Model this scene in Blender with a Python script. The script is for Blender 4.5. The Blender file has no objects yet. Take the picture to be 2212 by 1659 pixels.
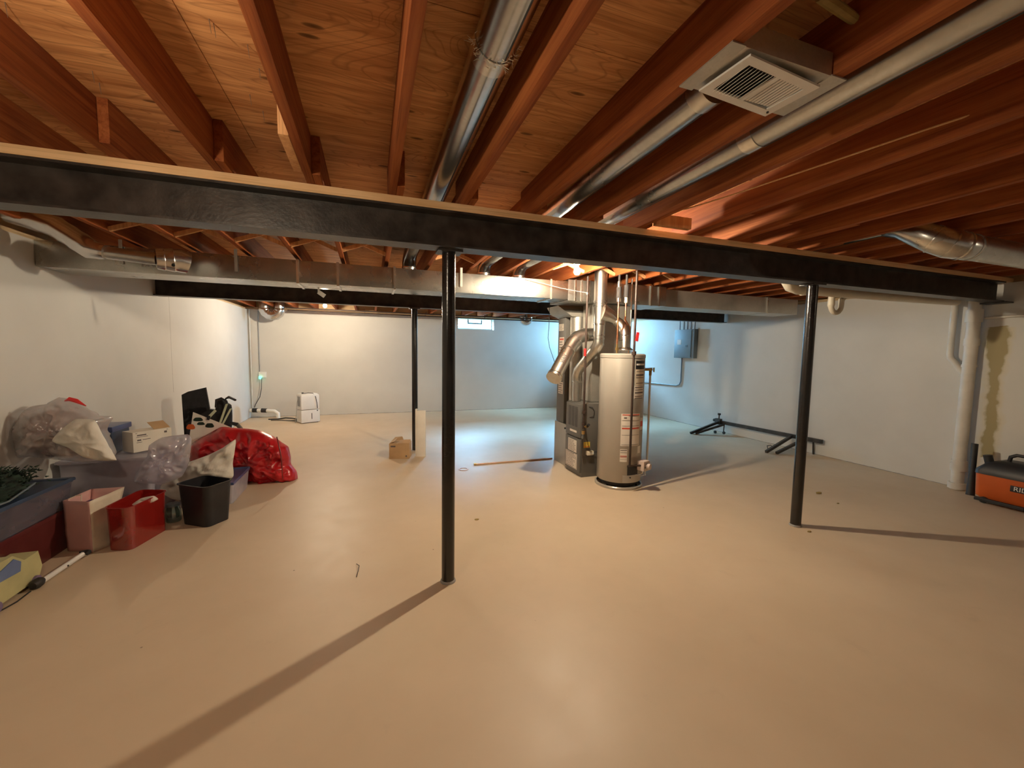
import bpy, bmesh, math, random
from mathutils import Vector, Matrix, noise
random.seed(7)
PI = math.pi
SC = bpy.context.scene
COL = SC.collection

# ------------------------------------------------------------------ camera
YAW, PITCH, ROLL, FPX = 0.334293604, -0.0796029624, 0.0152587386, 882.604904
fwd = Vector((math.sin(YAW)*math.cos(PITCH), math.cos(YAW)*math.cos(PITCH), math.sin(PITCH)))
rt = Vector((math.cos(YAW), -math.sin(YAW), 0)); up = rt.cross(fwd)
cr, sr = math.cos(ROLL), math.sin(ROLL)
rt, up = cr*rt+sr*up, -sr*rt+cr*up
cam = bpy.data.cameras.new('camera'); cam.sensor_width = 36; cam.lens = FPX*36/2212
cam.clip_start = 0.05; cam.clip_end = 200
co = bpy.data.objects.new('camera', cam); COL.objects.link(co)
co.matrix_world = Matrix(((rt.x, up.x, -fwd.x, 0), (rt.y, up.y, -fwd.y, 0), (rt.z, up.z, -fwd.z, 1.5), (0, 0, 0, 1)))
SC.camera = co
def at(px, py, ax, val):
    """point where the sight line through a photo pixel meets the plane coord[ax] = val"""
    d = rt*((px-1106)/FPX) - up*((py-829.5)/FPX) + fwd
    o = Vector((0, 0, 1.5))
    return o + d*((val-o[ax])/d[ax])

# ------------------------------------------------------------------ world, lights, exposure
w = bpy.data.worlds.new('world'); SC.world = w; w.use_nodes = True
w.node_tree.nodes['Background'].inputs[0].default_value = (.45, .70, 1.0, 1)
w.node_tree.nodes['Background'].inputs[1].default_value = 1.2
SC.view_settings.view_transform = 'Standard'; SC.view_settings.look = 'None'
SC.view_settings.exposure = 0.1; SC.view_settings.gamma = 1.0
SC.view_settings.use_curve_mapping = False
SC.cycles.use_denoising = True
SC.cycles.max_bounces = 10; SC.cycles.diffuse_bounces = 6
SC.cycles.sample_clamp_indirect = 4.0
WARM = (1.0, .83, .60)
BULB_MAIN, BULB_FAR, BULB_NEAR, BULB_RIGHT = 3900, 2850, 680, 110       # radiance of the bare bulbs
def daylight(name, loc, rot, sx, sy, power, spread=180):
    l = bpy.data.lights.new(name, 'AREA'); l.shape = 'RECTANGLE'; l.size = sx; l.size_y = sy
    l.energy = power; l.spread = math.radians(spread); l.color = (.30, .66, 1.0)
    o = bpy.data.objects.new(name, l); COL.objects.link(o); o.location = loc; o.rotation_euler = rot
    return o
# open sky standing over the three window wells, plus lamps added inside two wells to brighten the walls
SKY1, SKY2, SKY3, WELL = 2600, 3800, 3800, 520
daylight('sky_over_far_window', (2.52, 10.78, 2.78), (math.radians(-52), 0, 0), .95, .7, SKY1)
daylight('sky_over_corner_window', (5.35, 10.78, 2.78), (math.radians(-52), 0, 0), .95, .7, SKY2)
daylight('sky_over_side_window', (7.16, 9.52, 2.78), (math.radians(-52), 0, math.radians(-90)), .95, .7, SKY3)
daylight('fill_in_corner_well', (5.35, 10.56, 2.25), (math.radians(-82), 0, math.radians(38)), .8, .35, WELL*.32, 110)
daylight('fill_in_side_well', (6.94, 9.52, 2.25), (math.radians(-82), 0, math.radians(-122)), .75, .35, WELL, 100)

# ------------------------------------------------------------------ node helpers
def newmat(name):
    m = bpy.data.materials.new(name); m.use_nodes = True
    nt = m.node_tree; b = nt.nodes['Principled BSDF']
    return m, nt, b
def N(nt, t, **k):
    n = nt.nodes.new(t)
    for a, v in k.items():
        if a in n.inputs: n.inputs[a].default_value = v
        else: setattr(n, a, v)
    return n
def coords(nt, scale=(1, 1, 1), obj=True, rnd=False):
    tc = N(nt, 'ShaderNodeTexCoord'); mp = N(nt, 'ShaderNodeMapping')
    if obj == 'world':
        g = N(nt, 'ShaderNodeNewGeometry'); nt.links.new(g.outputs['Position'], mp.inputs[0])
    else:
        nt.links.new(tc.outputs['Object'], mp.inputs[0])
    if rnd:
        oi = N(nt, 'ShaderNodeObjectInfo'); ml = N(nt, 'ShaderNodeMath', operation='MULTIPLY'); ml.inputs[1].default_value = 37
        nt.links.new(oi.outputs['Random'], ml.inputs[0])
        cx = N(nt, 'ShaderNodeCombineXYZ')
        for i in range(3): nt.links.new(ml.outputs[0], cx.inputs[i])
        nt.links.new(cx.outputs[0], mp.inputs['Location'])
    mp.inputs['Scale'].default_value = scale
    return mp.outputs[0]
def ramp(nt, fac, stops):
    r = N(nt, 'ShaderNodeValToRGB'); e = r.color_ramp.elements
    while len(e) < len(stops): e.new(.5)
    for i, (p, c) in enumerate(stops):
        e[i].position = p; e[i].color = (*c, 1) if len(c) == 3 else c
    nt.links.new(fac, r.inputs[0]); return r.outputs[0]
def mixc(nt, fac, a, b, mode='MIX'):
    m = N(nt, 'ShaderNodeMix', data_type='RGBA', blend_type=mode)
    for s, v in ((0, fac), (6, a), (7, b)):
        if hasattr(v, 'is_output') or isinstance(v, bpy.types.NodeSocket): nt.links.new(v, m.inputs[s])
        else: m.inputs[s].default_value = v if s == 0 else (*v, 1)
    return m.outputs[2]
def bump(nt, b, h, strength=.2, dist=.01):
    n = N(nt, 'ShaderNodeBump'); n.inputs['Strength'].default_value = strength; n.inputs['Distance'].default_value = dist
    nt.links.new(h, n.inputs['Height']); nt.links.new(n.outputs[0], b.inputs['Normal'])
MATS = {}
def simple(name, col, rough=.5, metal=0, var=.08, vscale=6, bstr=0, bscale=40, spec=None, emit=None):
    if name in MATS: return MATS[name]
    m, nt, b = newmat(name)
    c = coords(nt); n = N(nt, 'ShaderNodeTexNoise', Scale=vscale, Detail=4.0); nt.links.new(c, n.inputs[0])
    d = tuple(x*(1-var*2.2) for x in col); l = tuple(min(1, x*(1+var*1.5)) for x in col)
    nt.links.new(ramp(nt, n.outputs[0], [(.3, d), (.7, l)]), b.inputs['Base Color'])
    b.inputs['Roughness'].default_value = rough; b.inputs['Metallic'].default_value = metal
    if spec is not None: b.inputs['Specular IOR Level'].default_value = spec
    if bstr:
        n2 = N(nt, 'ShaderNodeTexNoise', Scale=bscale, Detail=5.0); nt.links.new(c, n2.inputs[0]); bump(nt, b, n2.outputs[0], bstr)
    if emit:
        b.inputs['Emission Color'].default_value = (*emit[0], 1); b.inputs['Emission Strength'].default_value = emit[1]
    MATS[name] = m; return m
def wood(name, dark, light, axis='y', knots=0.0, rough=.75, scale=1, kscale=3.0, wavy=0):
    m, nt, b = newmat(name)
    sc = {'y': (28*scale, 1.3*scale, 28*scale), 'x': (1.3*scale, 24*scale, 24*scale), 'z': (28*scale, 28*scale, 1.3*scale)}[axis]
    c = coords(nt, sc, rnd=True)
    n = N(nt, 'ShaderNodeTexNoise', Scale=1.0, Detail=6.0, Roughness=.6, Distortion=.8); nt.links.new(c, n.inputs[0])
    cb = coords(nt, (1.3, 1.3, 1.3), rnd=True)
    n2 = N(nt, 'ShaderNodeTexNoise', Scale=1.2, Detail=2.0); nt.links.new(cb, n2.inputs[0])
    col = ramp(nt, n.outputs[0], [(.3, dark), (.62, light)])
    # thin darker grain lines, and for plywood the wandering rotary-cut figure
    fs = {'y': (110, 2.2, 110), 'x': (2.2, 110, 110), 'z': (110, 110, 2.2)}[axis]
    cf = coords(nt, fs, rnd=True); nf = N(nt, 'ShaderNodeTexNoise', Scale=1.0, Detail=4.0, Roughness=.7, Distortion=.5); nt.links.new(cf, nf.inputs[0])
    col = mixc(nt, ramp(nt, nf.outputs[0], [(.52, (0, 0, 0)), (.72, (.55, .55, .55))]), col, tuple(v*.55 for v in dark))
    if wavy:
        cw = coords(nt, (.9, 3.2, 3), rnd=True); nw = N(nt, 'ShaderNodeTexNoise', Scale=1.0, Detail=2.0, Distortion=1.2); nt.links.new(cw, nw.inputs[0])
        ml = N(nt, 'ShaderNodeMath', operation='MULTIPLY'); ml.inputs[1].default_value = 26; nt.links.new(nw.outputs[0], ml.inputs[0])
        fr_ = N(nt, 'ShaderNodeMath', operation='FRACT'); nt.links.new(ml.outputs[0], fr_.inputs[0])
        col = mixc(nt, ramp(nt, fr_.outputs[0], [(.0, (.5, .5, .5)), (.16, (0, 0, 0)), (.86, (0, 0, 0)), (1, (.5, .5, .5))]), col, tuple(v*.62 for v in dark))
    big = ramp(nt, n2.outputs[0], [(.3, (.78, .74, .70)), (.7, (1.1, 1.1, 1.1))])
    col = mixc(nt, 1.0, col, big, 'MULTIPLY')
    if knots:
        ks = {'y': (1, .35, 1), 'x': (.42, 1.35, 1), 'z': (1, 1, .35)}[axis]
        ck = coords(nt, ks, rnd=True)
        v = N(nt, 'ShaderNodeTexVoronoi', Scale=kscale, voronoi_dimensions='2D' if axis == 'x' else '3D'); nt.links.new(ck, v.inputs[0])
        k = ramp(nt, v.outputs['Distance'], [(.0, (1, 1, 1)), (knots*.7, (.75, .75, .75)), (knots, (0, 0, 0))])
        # only some cells hold a knot
        sp = N(nt, 'ShaderNodeSeparateColor'); nt.links.new(v.outputs['Color'], sp.inputs[0])
        g = N(nt, 'ShaderNodeMath', operation='GREATER_THAN'); g.inputs[1].default_value = .35; nt.links.new(sp.outputs[0], g.inputs[0])
        mm = N(nt, 'ShaderNodeMath', operation='MULTIPLY'); nt.links.new(k, mm.inputs[0]); nt.links.new(g.outputs[0], mm.inputs[1])
        col = mixc(nt, mm.outputs[0], col, tuple(x*.30 for x in dark))
    nt.links.new(col, b.inputs['Base Color']); b.inputs['Roughness'].default_value = rough
    b.inputs['Specular IOR Level'].default_value = .25
    bump(nt, b, n.outputs[0], .25, .002)
    MATS[name] = m; return m
def galv(name, tint=(.62, .61, .57), rough=.34, spangle=90, dust=.0):
    m, nt, b = newmat(name)
    c = coords(nt, rnd=True)
    v = N(nt, 'ShaderNodeTexVoronoi', Scale=float(spangle)); nt.links.new(c, v.inputs[0])
    s = N(nt, 'ShaderNodeSeparateColor'); nt.links.new(v.outputs['Color'], s.inputs[0])
    col = ramp(nt, s.outputs[0], [(0, tuple(x*.95 for x in tint)), (1, tuple(min(1, x*1.05) for x in tint))])
    n = N(nt, 'ShaderNodeTexNoise', Scale=3.0, Detail=5.0); nt.links.new(c, n.inputs[0])
    nt.links.new(mixc(nt, ramp(nt, n.outputs[0], [(.45, (0, 0, 0)), (.75, (1, 1, 1))]), col, tuple(x*.72 for x in tint)), b.inputs['Base Color'])
    mr = N(nt, 'ShaderNodeMapRange'); mr.inputs['To Min'].default_value = rough-.08; mr.inputs['To Max'].default_value = rough+.16
    nt.links.new(n.outputs[0], mr.inputs[0]); nt.links.new(mr.outputs[0], b.inputs['Roughness'])
    b.inputs['Metallic'].default_value = 1.0-dust
    bump(nt, b, n.outputs[0], .15, .01)
    MATS[name] = m; return m
def clearmat(name, col=(1, 1, 1), milk=(.75, .75, .8), f=.5, rough=.12, gloss=.12):
    """thin clear plastic: see-through, part milky, glossy"""
    m, nt, b = newmat(name)
    out = nt.nodes['Material Output']
    b.inputs['Base Color'].default_value = (*milk, 1); b.inputs['Roughness'].default_value = rough+.15
    t = N(nt, 'ShaderNodeBsdfTransparent'); t.inputs[0].default_value = (*col, 1)
    mx = N(nt, 'ShaderNodeMixShader'); mx.inputs[0].default_value = f
    g = N(nt, 'ShaderNodeBsdfGlossy'); g.inputs['Roughness'].default_value = rough
    m2 = N(nt, 'ShaderNodeMixShader'); m2.inputs[0].default_value = gloss
    nt.links.new(t.outputs[0], mx.inputs[1]); nt.links.new(b.outputs[0], mx.inputs[2])
    nt.links.new(mx.outputs[0], m2.inputs[1]); nt.links.new(g.outputs[0], m2.inputs[2])
    nt.links.new(m2.outputs[0], out.inputs[0])
    if f > .2:
        c = coords(nt); n = N(nt, 'ShaderNodeTexNoise', Scale=7.0, Detail=3.0); nt.links.new(c, n.inputs[0])
        mr = N(nt, 'ShaderNodeMapRange'); mr.inputs['To Min'].default_value = max(0, f-.18); mr.inputs['To Max'].default_value = min(1, f+.18)
        nt.links.new(n.outputs[0], mr.inputs[0]); nt.links.new(mr.outputs[0], mx.inputs[0])
    MATS[name] = m; return m

# painted concrete wall; cracks = list of (axis index, value, zmin, zmax)
def wallmat(name, col=(.62, .61, .575), cracks=(), stain=None, rough=.62):
    m, nt, b = newmat(name)
    c = coords(nt, obj='world')
    n = N(nt, 'ShaderNodeTexNoise', Scale=1.1, Detail=5.0, Roughness=.6); nt.links.new(c, n.inputs[0])
    cc = ramp(nt, n.outputs[0], [(.3, tuple(x*.93 for x in col)), (.7, tuple(min(1, x*1.03) for x in col))])
    sp = N(nt, 'ShaderNodeSeparateXYZ'); nt.links.new(c, sp.inputs[0])
    fn = N(nt, 'ShaderNodeTexNoise', Scale=9.0, Detail=4.0); nt.links.new(c, fn.inputs[0])
    def math_(op, a, bb):
        x = N(nt, 'ShaderNodeMath', operation=op)
        for i, v in enumerate((a, bb)):
            if isinstance(v, (int, float)): x.inputs[i].default_value = v
            else: nt.links.new(v, x.inputs[i])
        return x.outputs[0]
    # uneven darker line where the wall meets the slab
    base = math_('LESS_THAN', math_('ADD', sp.outputs[2], math_('MULTIPLY', fn.outputs[0], .018)), .017)
    cc = mixc(nt, base, cc, tuple(x*.45 for x in col))
    for ax, v, z0, z1 in cracks:
        d = math_('ABSOLUTE', math_('SUBTRACT', math_('ADD', sp.outputs[ax], math_('MULTIPLY', math_('SUBTRACT', fn.outputs[0], .5), .03)), v), 0)
        k = math_('MULTIPLY', math_('LESS_THAN', d, .005), math_('MULTIPLY', math_('GREATER_THAN', sp.outputs[2], z0), math_('LESS_THAN', sp.outputs[2], z1)))
        cc = mixc(nt, math_('MULTIPLY', k, .7), cc, tuple(x*.4 for x in col))
    if stain:
        ax, v, hw, z0, z1 = stain
        wob = math_('MULTIPLY', math_('SUBTRACT', n.outputs[0], .5), .12)
        w2 = math_('MULTIPLY', math_('SUBTRACT', fn.outputs[0], .5), .10)
        d = math_('ABSOLUTE', math_('ADD', math_('ADD', math_('SUBTRACT', sp.outputs[ax], v), wob), w2), 0)
        # wider towards the top of the stain
        wid = N(nt, 'ShaderNodeMapRange'); wid.inputs['From Min'].default_value = 1.35; wid.inputs['From Max'].default_value = 1.65
        wid.inputs['To Min'].default_value = hw; wid.inputs['To Max'].default_value = hw*1.9
        nt.links.new(sp.outputs[2], wid.inputs[0])
        inside = N(nt, 'ShaderNodeMapRange'); inside.inputs['From Min'].default_value = .012; inside.inputs['From Max'].default_value = -.012
        nt.links.new(math_('SUBTRACT', d, wid.outputs[0]), inside.inputs[0])
        k = math_('MULTIPLY', inside.outputs[0], math_('MULTIPLY', math_('GREATER_THAN', math_('ADD', sp.outputs[2], w2), z0), math_('LESS_THAN', math_('ADD', sp.outputs[2], wob), z1)))
        cc = mixc(nt, k, cc, (.33, .27, .13))
        d2 = N(nt, 'ShaderNodeMapRange'); d2.inputs['From Min'].default_value = .05; d2.inputs['From Max'].default_value = .0
        nt.links.new(math_('SUBTRACT', d, wid.outputs[0]), d2.inputs[0])
        k2 = math_('MULTIPLY', math_('MULTIPLY', d2.outputs[0], math_('SUBTRACT', 1, inside.outputs[0])), math_('LESS_THAN', sp.outputs[2], z1))
        cc = mixc(nt, math_('MULTIPLY', k2, .45), cc, (.60, .50, .24))
    nt.links.new(cc, b.inputs['Base Color']); b.inputs['Roughness'].default_value = rough
    bump(nt, b, fn.outputs[0], .25, .004)
    MATS[name] = m; return m

def floormat():
    m, nt, b = newmat('painted_floor')
    c = coords(nt, obj='world')
    n = N(nt, 'ShaderNodeTexNoise', Scale=.8, Detail=7.0, Roughness=.6); nt.links.new(c, n.inputs[0])
    n3 = N(nt, 'ShaderNodeTexNoise', Scale=5.0, Detail=6.0, Roughness=.7, Distortion=.4); nt.links.new(c, n3.inputs[0])
    cc = ramp(nt, n.outputs[0], [(.3, (.56, .445, .31)), (.7, (.66, .535, .385))])
    cc = mixc(nt, ramp(nt, n3.outputs[0], [(.62, (0, 0, 0)), (.75, (.35, .35, .35))]), cc, (.50, .40, .29))
    # small dark specks and scuffs
    v = N(nt, 'ShaderNodeTexVoronoi', Scale=3.1); nt.links.new(c, v.inputs[0])
    cc = mixc(nt, ramp(nt, v.outputs['Distance'], [(.012, (.9, .9, .9)), (.022, (0, 0, 0))]), cc, (.16, .11, .08))
    nt.links.new(cc, b.inputs['Base Color'])
    mr = N(nt, 'ShaderNodeMapRange'); mr.inputs['To Min'].default_value = .33; mr.inputs['To Max'].default_value = .60
    nt.links.new(n3.outputs[0], mr.inputs[0]); nt.links.new(mr.outputs[0], b.inputs['Roughness'])
    b.inputs['Specular IOR Level'].default_value = .35
    bump(nt, b, n3.outputs[0], .12, .004)
    MATS['floor'] = m
floormat()
wallmat('wall_far_m'); wallmat('wall_left_m', cracks=[(1, 6.48, .9, 2.3)]); wallmat('wall_near_m')
wallmat('wall_right_m', cracks=[(1, 8.3, .0, .5)], stain=(1, 2.485, .048, .40, 1.84))
J_D, J_L = (.20, .042, .010), (.36, .112, .030)
wood('joist', J_D, J_L, 'y', knots=.05, kscale=2.2)
wood('plate', (.74, .47, .23), (.88, .62, .36), 'x')
wood('sill', (.50, .36, .20), (.66, .50, .30), 'x')
wood('silly', (.50, .36, .20), (.66, .50, .30), 'y')
wood('plyknot', (.44, .18, .062), (.76, .40, .17), 'x', knots=.075, kscale=4.6, scale=.8, wavy=1)
wood('brace', (.58, .28, .12), (.74, .42, .20), 'z')
simple('blacksteel', (.040, .034, .030), .38, 0, .3, 9, .12, 60, spec=.45)
simple('postpaint', (.012, .011, .011), .18, 0, .3, 9, .10, 90, spec=.7)
galv('galv', (.60, .60, .57), .27); galv('galv_trunk', (.52, .51, .47), .24, 110); galv('galv_bright', (.72, .72, .69), .22, 60); galv('galv_dull', (.56, .54, .49), .45, 120, .15)
galv('foil', (.80, .80, .80), .18, 14); galv('galv_duct', (.50, .52, .53), .20, 60); galv('flue', (.66, .65, .60), .27, 50)
simple('pvc', (.66, .60, .48), .42, 0, .05, 3); simple('whitepvc', (.80, .78, .72), .35, 0, .03)
simple('paintedpvc', (.64, .61, .55), .48, 0, .06, 5)
simple('copper', (.72, .30, .16), .32, 1, .2, 12); simple('copper_dull', (.66, .42, .27), .45, .4, .1, 8); simple('brass', (.55, .38, .16), .35, 1, .1)
simple('blackiron', (.05, .032, .026), .5, .3, .2, 12); simple('insul', (.05, .045, .045), .8)
simple('heatergrey', (.40, .375, .33), .33, .25, .03, 3, spec=.6); simple('furnacegrey', (.125, .12, .11), .42, .2, .05, 3)
simple('furnacelight', (.42, .41, .38), .38, .5, .05, 3)
simple('paper', (.74, .68, .60), .7, 0, .04); simple('ink', (.12, .10, .10), .7); simple('redink', (.62, .10, .06), .6)
simple('yellow', (.80, .58, .06), .55, 0, .05); simple('dark', (.018, .018, .02), .5); simple('rubber', (.02, .02, .02), .6, 0, .2)
simple('redplastic', (.75, .04, .04), .3); simple('panelgrey', (.16, .20, .23), .45, .1, .03)
simple('whiteplastic', (.80, .79, .76), .35, 0, .02); simple('greyplastic', (.30, .30, .29), .5)
simple('cardboard', (.50, .33, .17), .8, 0, .06); simple('cardboardw', (.75, .70, .60), .7, 0, .04)
simple('whiteboard', (.82, .78, .70), .55, 0, .03)
simple('blackplastic', (.014, .014, .018), .38, 0, .15, 8, .06, 50); simple('blackcloth', (.012, .012, .014), .85, 0, .2, 20, .4, 120)
simple('bluelid', (.06, .085, .20), .32); simple('bluedark', (.035, .055, .10), .42)
simple('green', (.012, .03, .018), .8, 0, .4, 20); simple('palegreen', (.55, .60, .42), .6)
simple('pink', (.66, .38, .35), .7, 0, .04); simple('valve', (.55, .45, .40), .5, 0, .05); simple('cream', (.70, .62, .48), .6); simple('purple', (.09, .05, .16), .6)
simple('toy_yellow', (.50, .47, .24), .5); simple('toyblue', (.13, .19, .36), .4); simple('lilac', (.20, .15, .26), .5)
simple('orange', (.60, .115, .02), .42, 0, .06, 4); simple('vacblack', (.02, .02, .022), .45, 0, .1)
simple('darkred', (.20, .018, .016), .35, 0, .2, 5); simple('cloth_white', (.70, .67, .60), .6, 0, .06, 5, .25, 30)
simple('cloth_mauve', (.26, .17, .165), .8, 0, .15, 5, .3, 20); simple('cloth_grey', (.30, .28, .29), .8, 0, .25, 6, .3, 18)
simple('vinyl_red', (.50, .012, .018), .26, 0, .12, 5, .45, 14, spec=.6)
simple('yellowwood', (.42, .32, .12), .8, 0, .2, 12); simple('outside', (.75, .80, .80), .6)
simple('nightglow', (.2, .9, .7), .4, emit=((.12, 1.0, .65), 2.5)); simple('nail', (.35, .30, .25), .4, .8)
simple('ceramic', (.85, .84, .80), .3); simple('ply_edge', (.40, .25, .12), .8)
clearmat('bagclear', (.97, .96, .98), (.60, .55, .54), .42, .18, .10); clearmat('film', (.95, .95, 1), (.62, .60, .70), .42, .16, .16)
clearmat('toteclear', (.70, .68, .78), (.17, .17, .21), .50, .14, .10)
clearmat('totelite', (.95, .95, 1), (.62, .60, .68), .62, .14, .10)
clearmat('totered', (.85, .12, .10), (.38, .02, .015), .62, .10, .12)
clearmat('totedarkred', (.5, .10, .10), (.14, .022, .022), .70, .16, .08)
clearmat('glass', (.97, 1, 1), (.8, .9, .9), .02, .02, .07)
clearmat('jarglass', (.75, .85, .82), (.2, .25, .24), .3, .05, .16)
for nm, s in (('bulb_main', BULB_MAIN), ('bulb_far', BULB_FAR), ('bulb_near', BULB_NEAR), ('bulb_right', BULB_RIGHT)):
    m, nt, b = newmat(nm); b.inputs['Emission Color'].default_value = (*WARM, 1); b.inputs['Emission Strength'].default_value = s; MATS[nm] = m

# ------------------------------------------------------------------ mesh builder
ORI = {}
class MB:
    def __init__(s): s.bm = bmesh.new()
    def box(s, a, b, bev=0, rot=None, pivot=None):
        a, b = Vector(a), Vector(b); c = (a+b)/2; d = Vector((abs(b.x-a.x), abs(b.y-a.y), abs(b.z-a.z)))
        r = bmesh.ops.create_cube(s.bm, size=1); vs = r['verts']
        for v in vs: v.co = Vector((v.co.x*d.x, v.co.y*d.y, v.co.z*d.z)) + c
        if bev:
            es = list({e for v in vs for e in v.link_edges})
            rr = bmesh.ops.bevel(s.bm, geom=es, offset=bev, segments=2, affect='EDGES', profile=.7)
            vs = list({v for f in rr['faces'] for v in f.verts} | {v for v in vs if v.is_valid})
        if rot is not None:
            p = Vector(pivot) if pivot is not None else c
            bmesh.ops.rotate(s.bm, verts=vs, cent=p, matrix=rot)
        return s
    def cyl(s, p0, p1, r0, r1=None, n=24, cap=True):
        r1 = r0 if r1 is None else r1
        p0, p1 = Vector(p0), Vector(p1); d = (p1-p0); q = d.to_track_quat('Z', 'Y').to_matrix()
        ring = []
        for p, r in ((p0, r0), (p1, r1)):
            ring.append([s.bm.verts.new(p + q @ Vector((r*math.cos(2*PI*i/n), r*math.sin(2*PI*i/n), 0))) for i in range(n)])
        for i in range(n): s.bm.faces.new((ring[0][i], ring[0][(i+1) % n], ring[1][(i+1) % n], ring[1][i]))
        if cap: s.bm.faces.new(ring[0][::-1]); s.bm.faces.new(ring[1])
        return s
    def tube(s, pts, r, n=12, cap=True, radii=None):
        pts = [Vector(p) for p in pts]; rings = []; X = None
        for i, p in enumerate(pts):
            t = ((pts[i+1]-p).normalized() if i < len(pts)-1 else Vector()) + ((p-pts[i-1]).normalized() if i else Vector())
            t.normalize()
            if X is None:
                X = t.orthogonal().normalized()
            X = (X - t*X.dot(t)).normalized(); Y = t.cross(X)
            rr = radii[i] if radii else r
            k = 1.0
            if 0 < i < len(pts)-1:
                ca = (pts[i+1]-p).normalized().dot((p-pts[i-1]).normalized()); k = 1/max(.75, math.sqrt(max(.01, (1+ca)/2)))
            rings.append([s.bm.verts.new(p + (X*math.cos(2*PI*j/n)+Y*math.sin(2*PI*j/n))*rr*k) for j in range(n)])
        for a, b in zip(rings, rings[1:]):
            for j in range(n): s.bm.faces.new((a[j], a[(j+1) % n], b[(j+1) % n], b[j]))
        if cap: s.bm.faces.new(rings[0][::-1]); s.bm.faces.new(rings[-1])
        return s
    def lathe(s, prof, c=(0, 0, 0), n=32, axis=None):
        c = Vector(c); q = Vector(axis).to_track_quat('Z', 'Y').to_matrix() if axis is not None else Matrix.Identity(3)
        rings = []
        for r, z in prof:
            rings.append([s.bm.verts.new(c + q @ Vector((max(r, 1e-4)*math.cos(2*PI*i/n), max(r, 1e-4)*math.sin(2*PI*i/n), z))) for i in range(n)])
        for a, b in zip(rings, rings[1:]):
            for j in range(n): s.bm.faces.new((a[j], a[(j+1) % n], b[(j+1) % n], b[j]))
        return s
    def poly(s, pts, ext):
        """closed polygon extruded by the vector ext"""
        a = [s.bm.verts.new(Vector(p)) for p in pts]; e = Vector(ext); b = [s.bm.verts.new(v.co+e) for v in a]
        n = len(a); s.bm.faces.new(a[::-1]); s.bm.faces.new(b)
        for i in range(n): s.bm.faces.new((a[i], a[(i+1) % n], b[(i+1) % n], b[i]))
        return s
    def loft(s, rings, cap0=True, cap1=True):
        R = [[s.bm.verts.new(Vector(p)) for p in r] for r in rings]; n = len(R[0])
        for a, b in zip(R, R[1:]):
            for j in range(n): s.bm.faces.new((a[j], a[(j+1) % n], b[(j+1) % n], b[j]))
        if cap0: s.bm.faces.new(R[0][::-1])
        if cap1: s.bm.faces.new(R[-1])
        return s
    def blob(s, c, r, seed=0, amp=.15, fr=3.0, ridge=0, nu=40, nv=26, flat=None, power=1.0, floor=None):
        """crumpled closed bag: a squashed sphere with ridged folds"""
        c = Vector(c); r = Vector(r); rings = []
        for i in range(nv+1):
            th = PI*i/nv; row = []
            for j in range(nu):
                ph = 2*PI*j/nu
                d = Vector((math.sin(th)*math.cos(ph), math.sin(th)*math.sin(ph), -math.cos(th)))
                if power != 1: d = Vector([math.copysign(abs(x)**power, x) for x in d])
                q = d*fr + Vector((seed*7.3, seed*3.1, seed))
                k = 1 + amp*noise.fractal(q, 1.0, 2.0, 3)
                if ridge: k += ridge*(1-abs(noise.noise(q*1.7))*3.0) * .5
                p = c + Vector((d.x*r.x, d.y*r.y, d.z*r.z))*k
                if floor is not None and p.z < floor: p.z = floor + .002*random.random()
                row.append(p)
            rings.append(row)
        mid = [s.bm.verts.new(rings[0][0]), s.bm.verts.new(rings[-1][0])]
        R = [[s.bm.verts.new(p) for p in row] for row in rings[1:-1]]
        for j in range(nu):
            s.bm.faces.new((mid[0], R[0][(j+1) % nu], R[0][j])); s.bm.faces.new((mid[1], R[-1][j], R[-1][(j+1) % nu]))
        for a, b in zip(R, R[1:]):
            for j in range(nu): s.bm.faces.new((a[j], a[(j+1) % nu], b[(j+1) % nu], b[j]))
        return s
    def grid(s, fn, nu, nv, close=False):
        V = [[s.bm.verts.new(Vector(fn(i/nu, j/nv))) for j in range(nv+1)] for i in range(nu+1)]
        for i in range(nu):
            for j in range(nv): s.bm.faces.new((V[i][j], V[i+1][j], V[i+1][j+1], V[i][j+1]))
        return s
    def build(s, name, mat, parent=None, thick=0, sub=0, angle=38, loc=None, merge=True):
        bm = s.bm
        if merge: bmesh.ops.remove_doubles(bm, verts=bm.verts, dist=1e-5)
        bmesh.ops.recalc_face_normals(bm, faces=bm.faces)
        if parent is not None: o0 = ORI[parent.name]
        elif loc is not None: o0 = Vector(loc)
        else:
            xs = [v.co.x for v in bm.verts]; ys = [v.co.y for v in bm.verts]; zs = [v.co.z for v in bm.verts]
            o0 = Vector(((min(xs)+max(xs))/2, (min(ys)+max(ys))/2, min(zs)))
        for v in bm.verts: v.co -= o0
        me = bpy.data.meshes.new(name); bm.to_mesh(me); bm.free()
        for p in me.polygons: p.use_smooth = True
        me.set_sharp_from_angle(angle=math.radians(angle))
        me.materials.append(MATS[mat] if isinstance(mat, str) else mat)
        o = bpy.data.objects.new(name, me); COL.objects.link(o)
        if parent is not None: o.parent = parent
        else: o.location = o0
        ORI[o.name] = o0
        if thick:
            md = o.modifiers.new('thickness', 'SOLIDIFY'); md.thickness = thick; md.offset = 0
        if sub:
            md = o.modifiers.new('smooth', 'SUBSURF'); md.levels = sub; md.render_levels = sub
        return o
def tag(o, label=None, cat=None, group=None, kind=None):
    for k, v in (('label', label), ('category', cat), ('group', group), ('kind', kind)):
        if v: o[k] = v
    return o
def thing(name, loc, label, cat, group=None):
    o = bpy.data.objects.new(name, None); COL.objects.link(o); o.location = loc; o.empty_display_size = .1
    ORI[o.name] = Vector(loc); return tag(o, label, cat, group)
def struct(name, mb, mat, **k): return tag(mb.build(name, mat, **k), kind='structure')
def Rz(a): return Matrix.Rotation(math.radians(a), 3, 'Z')
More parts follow.
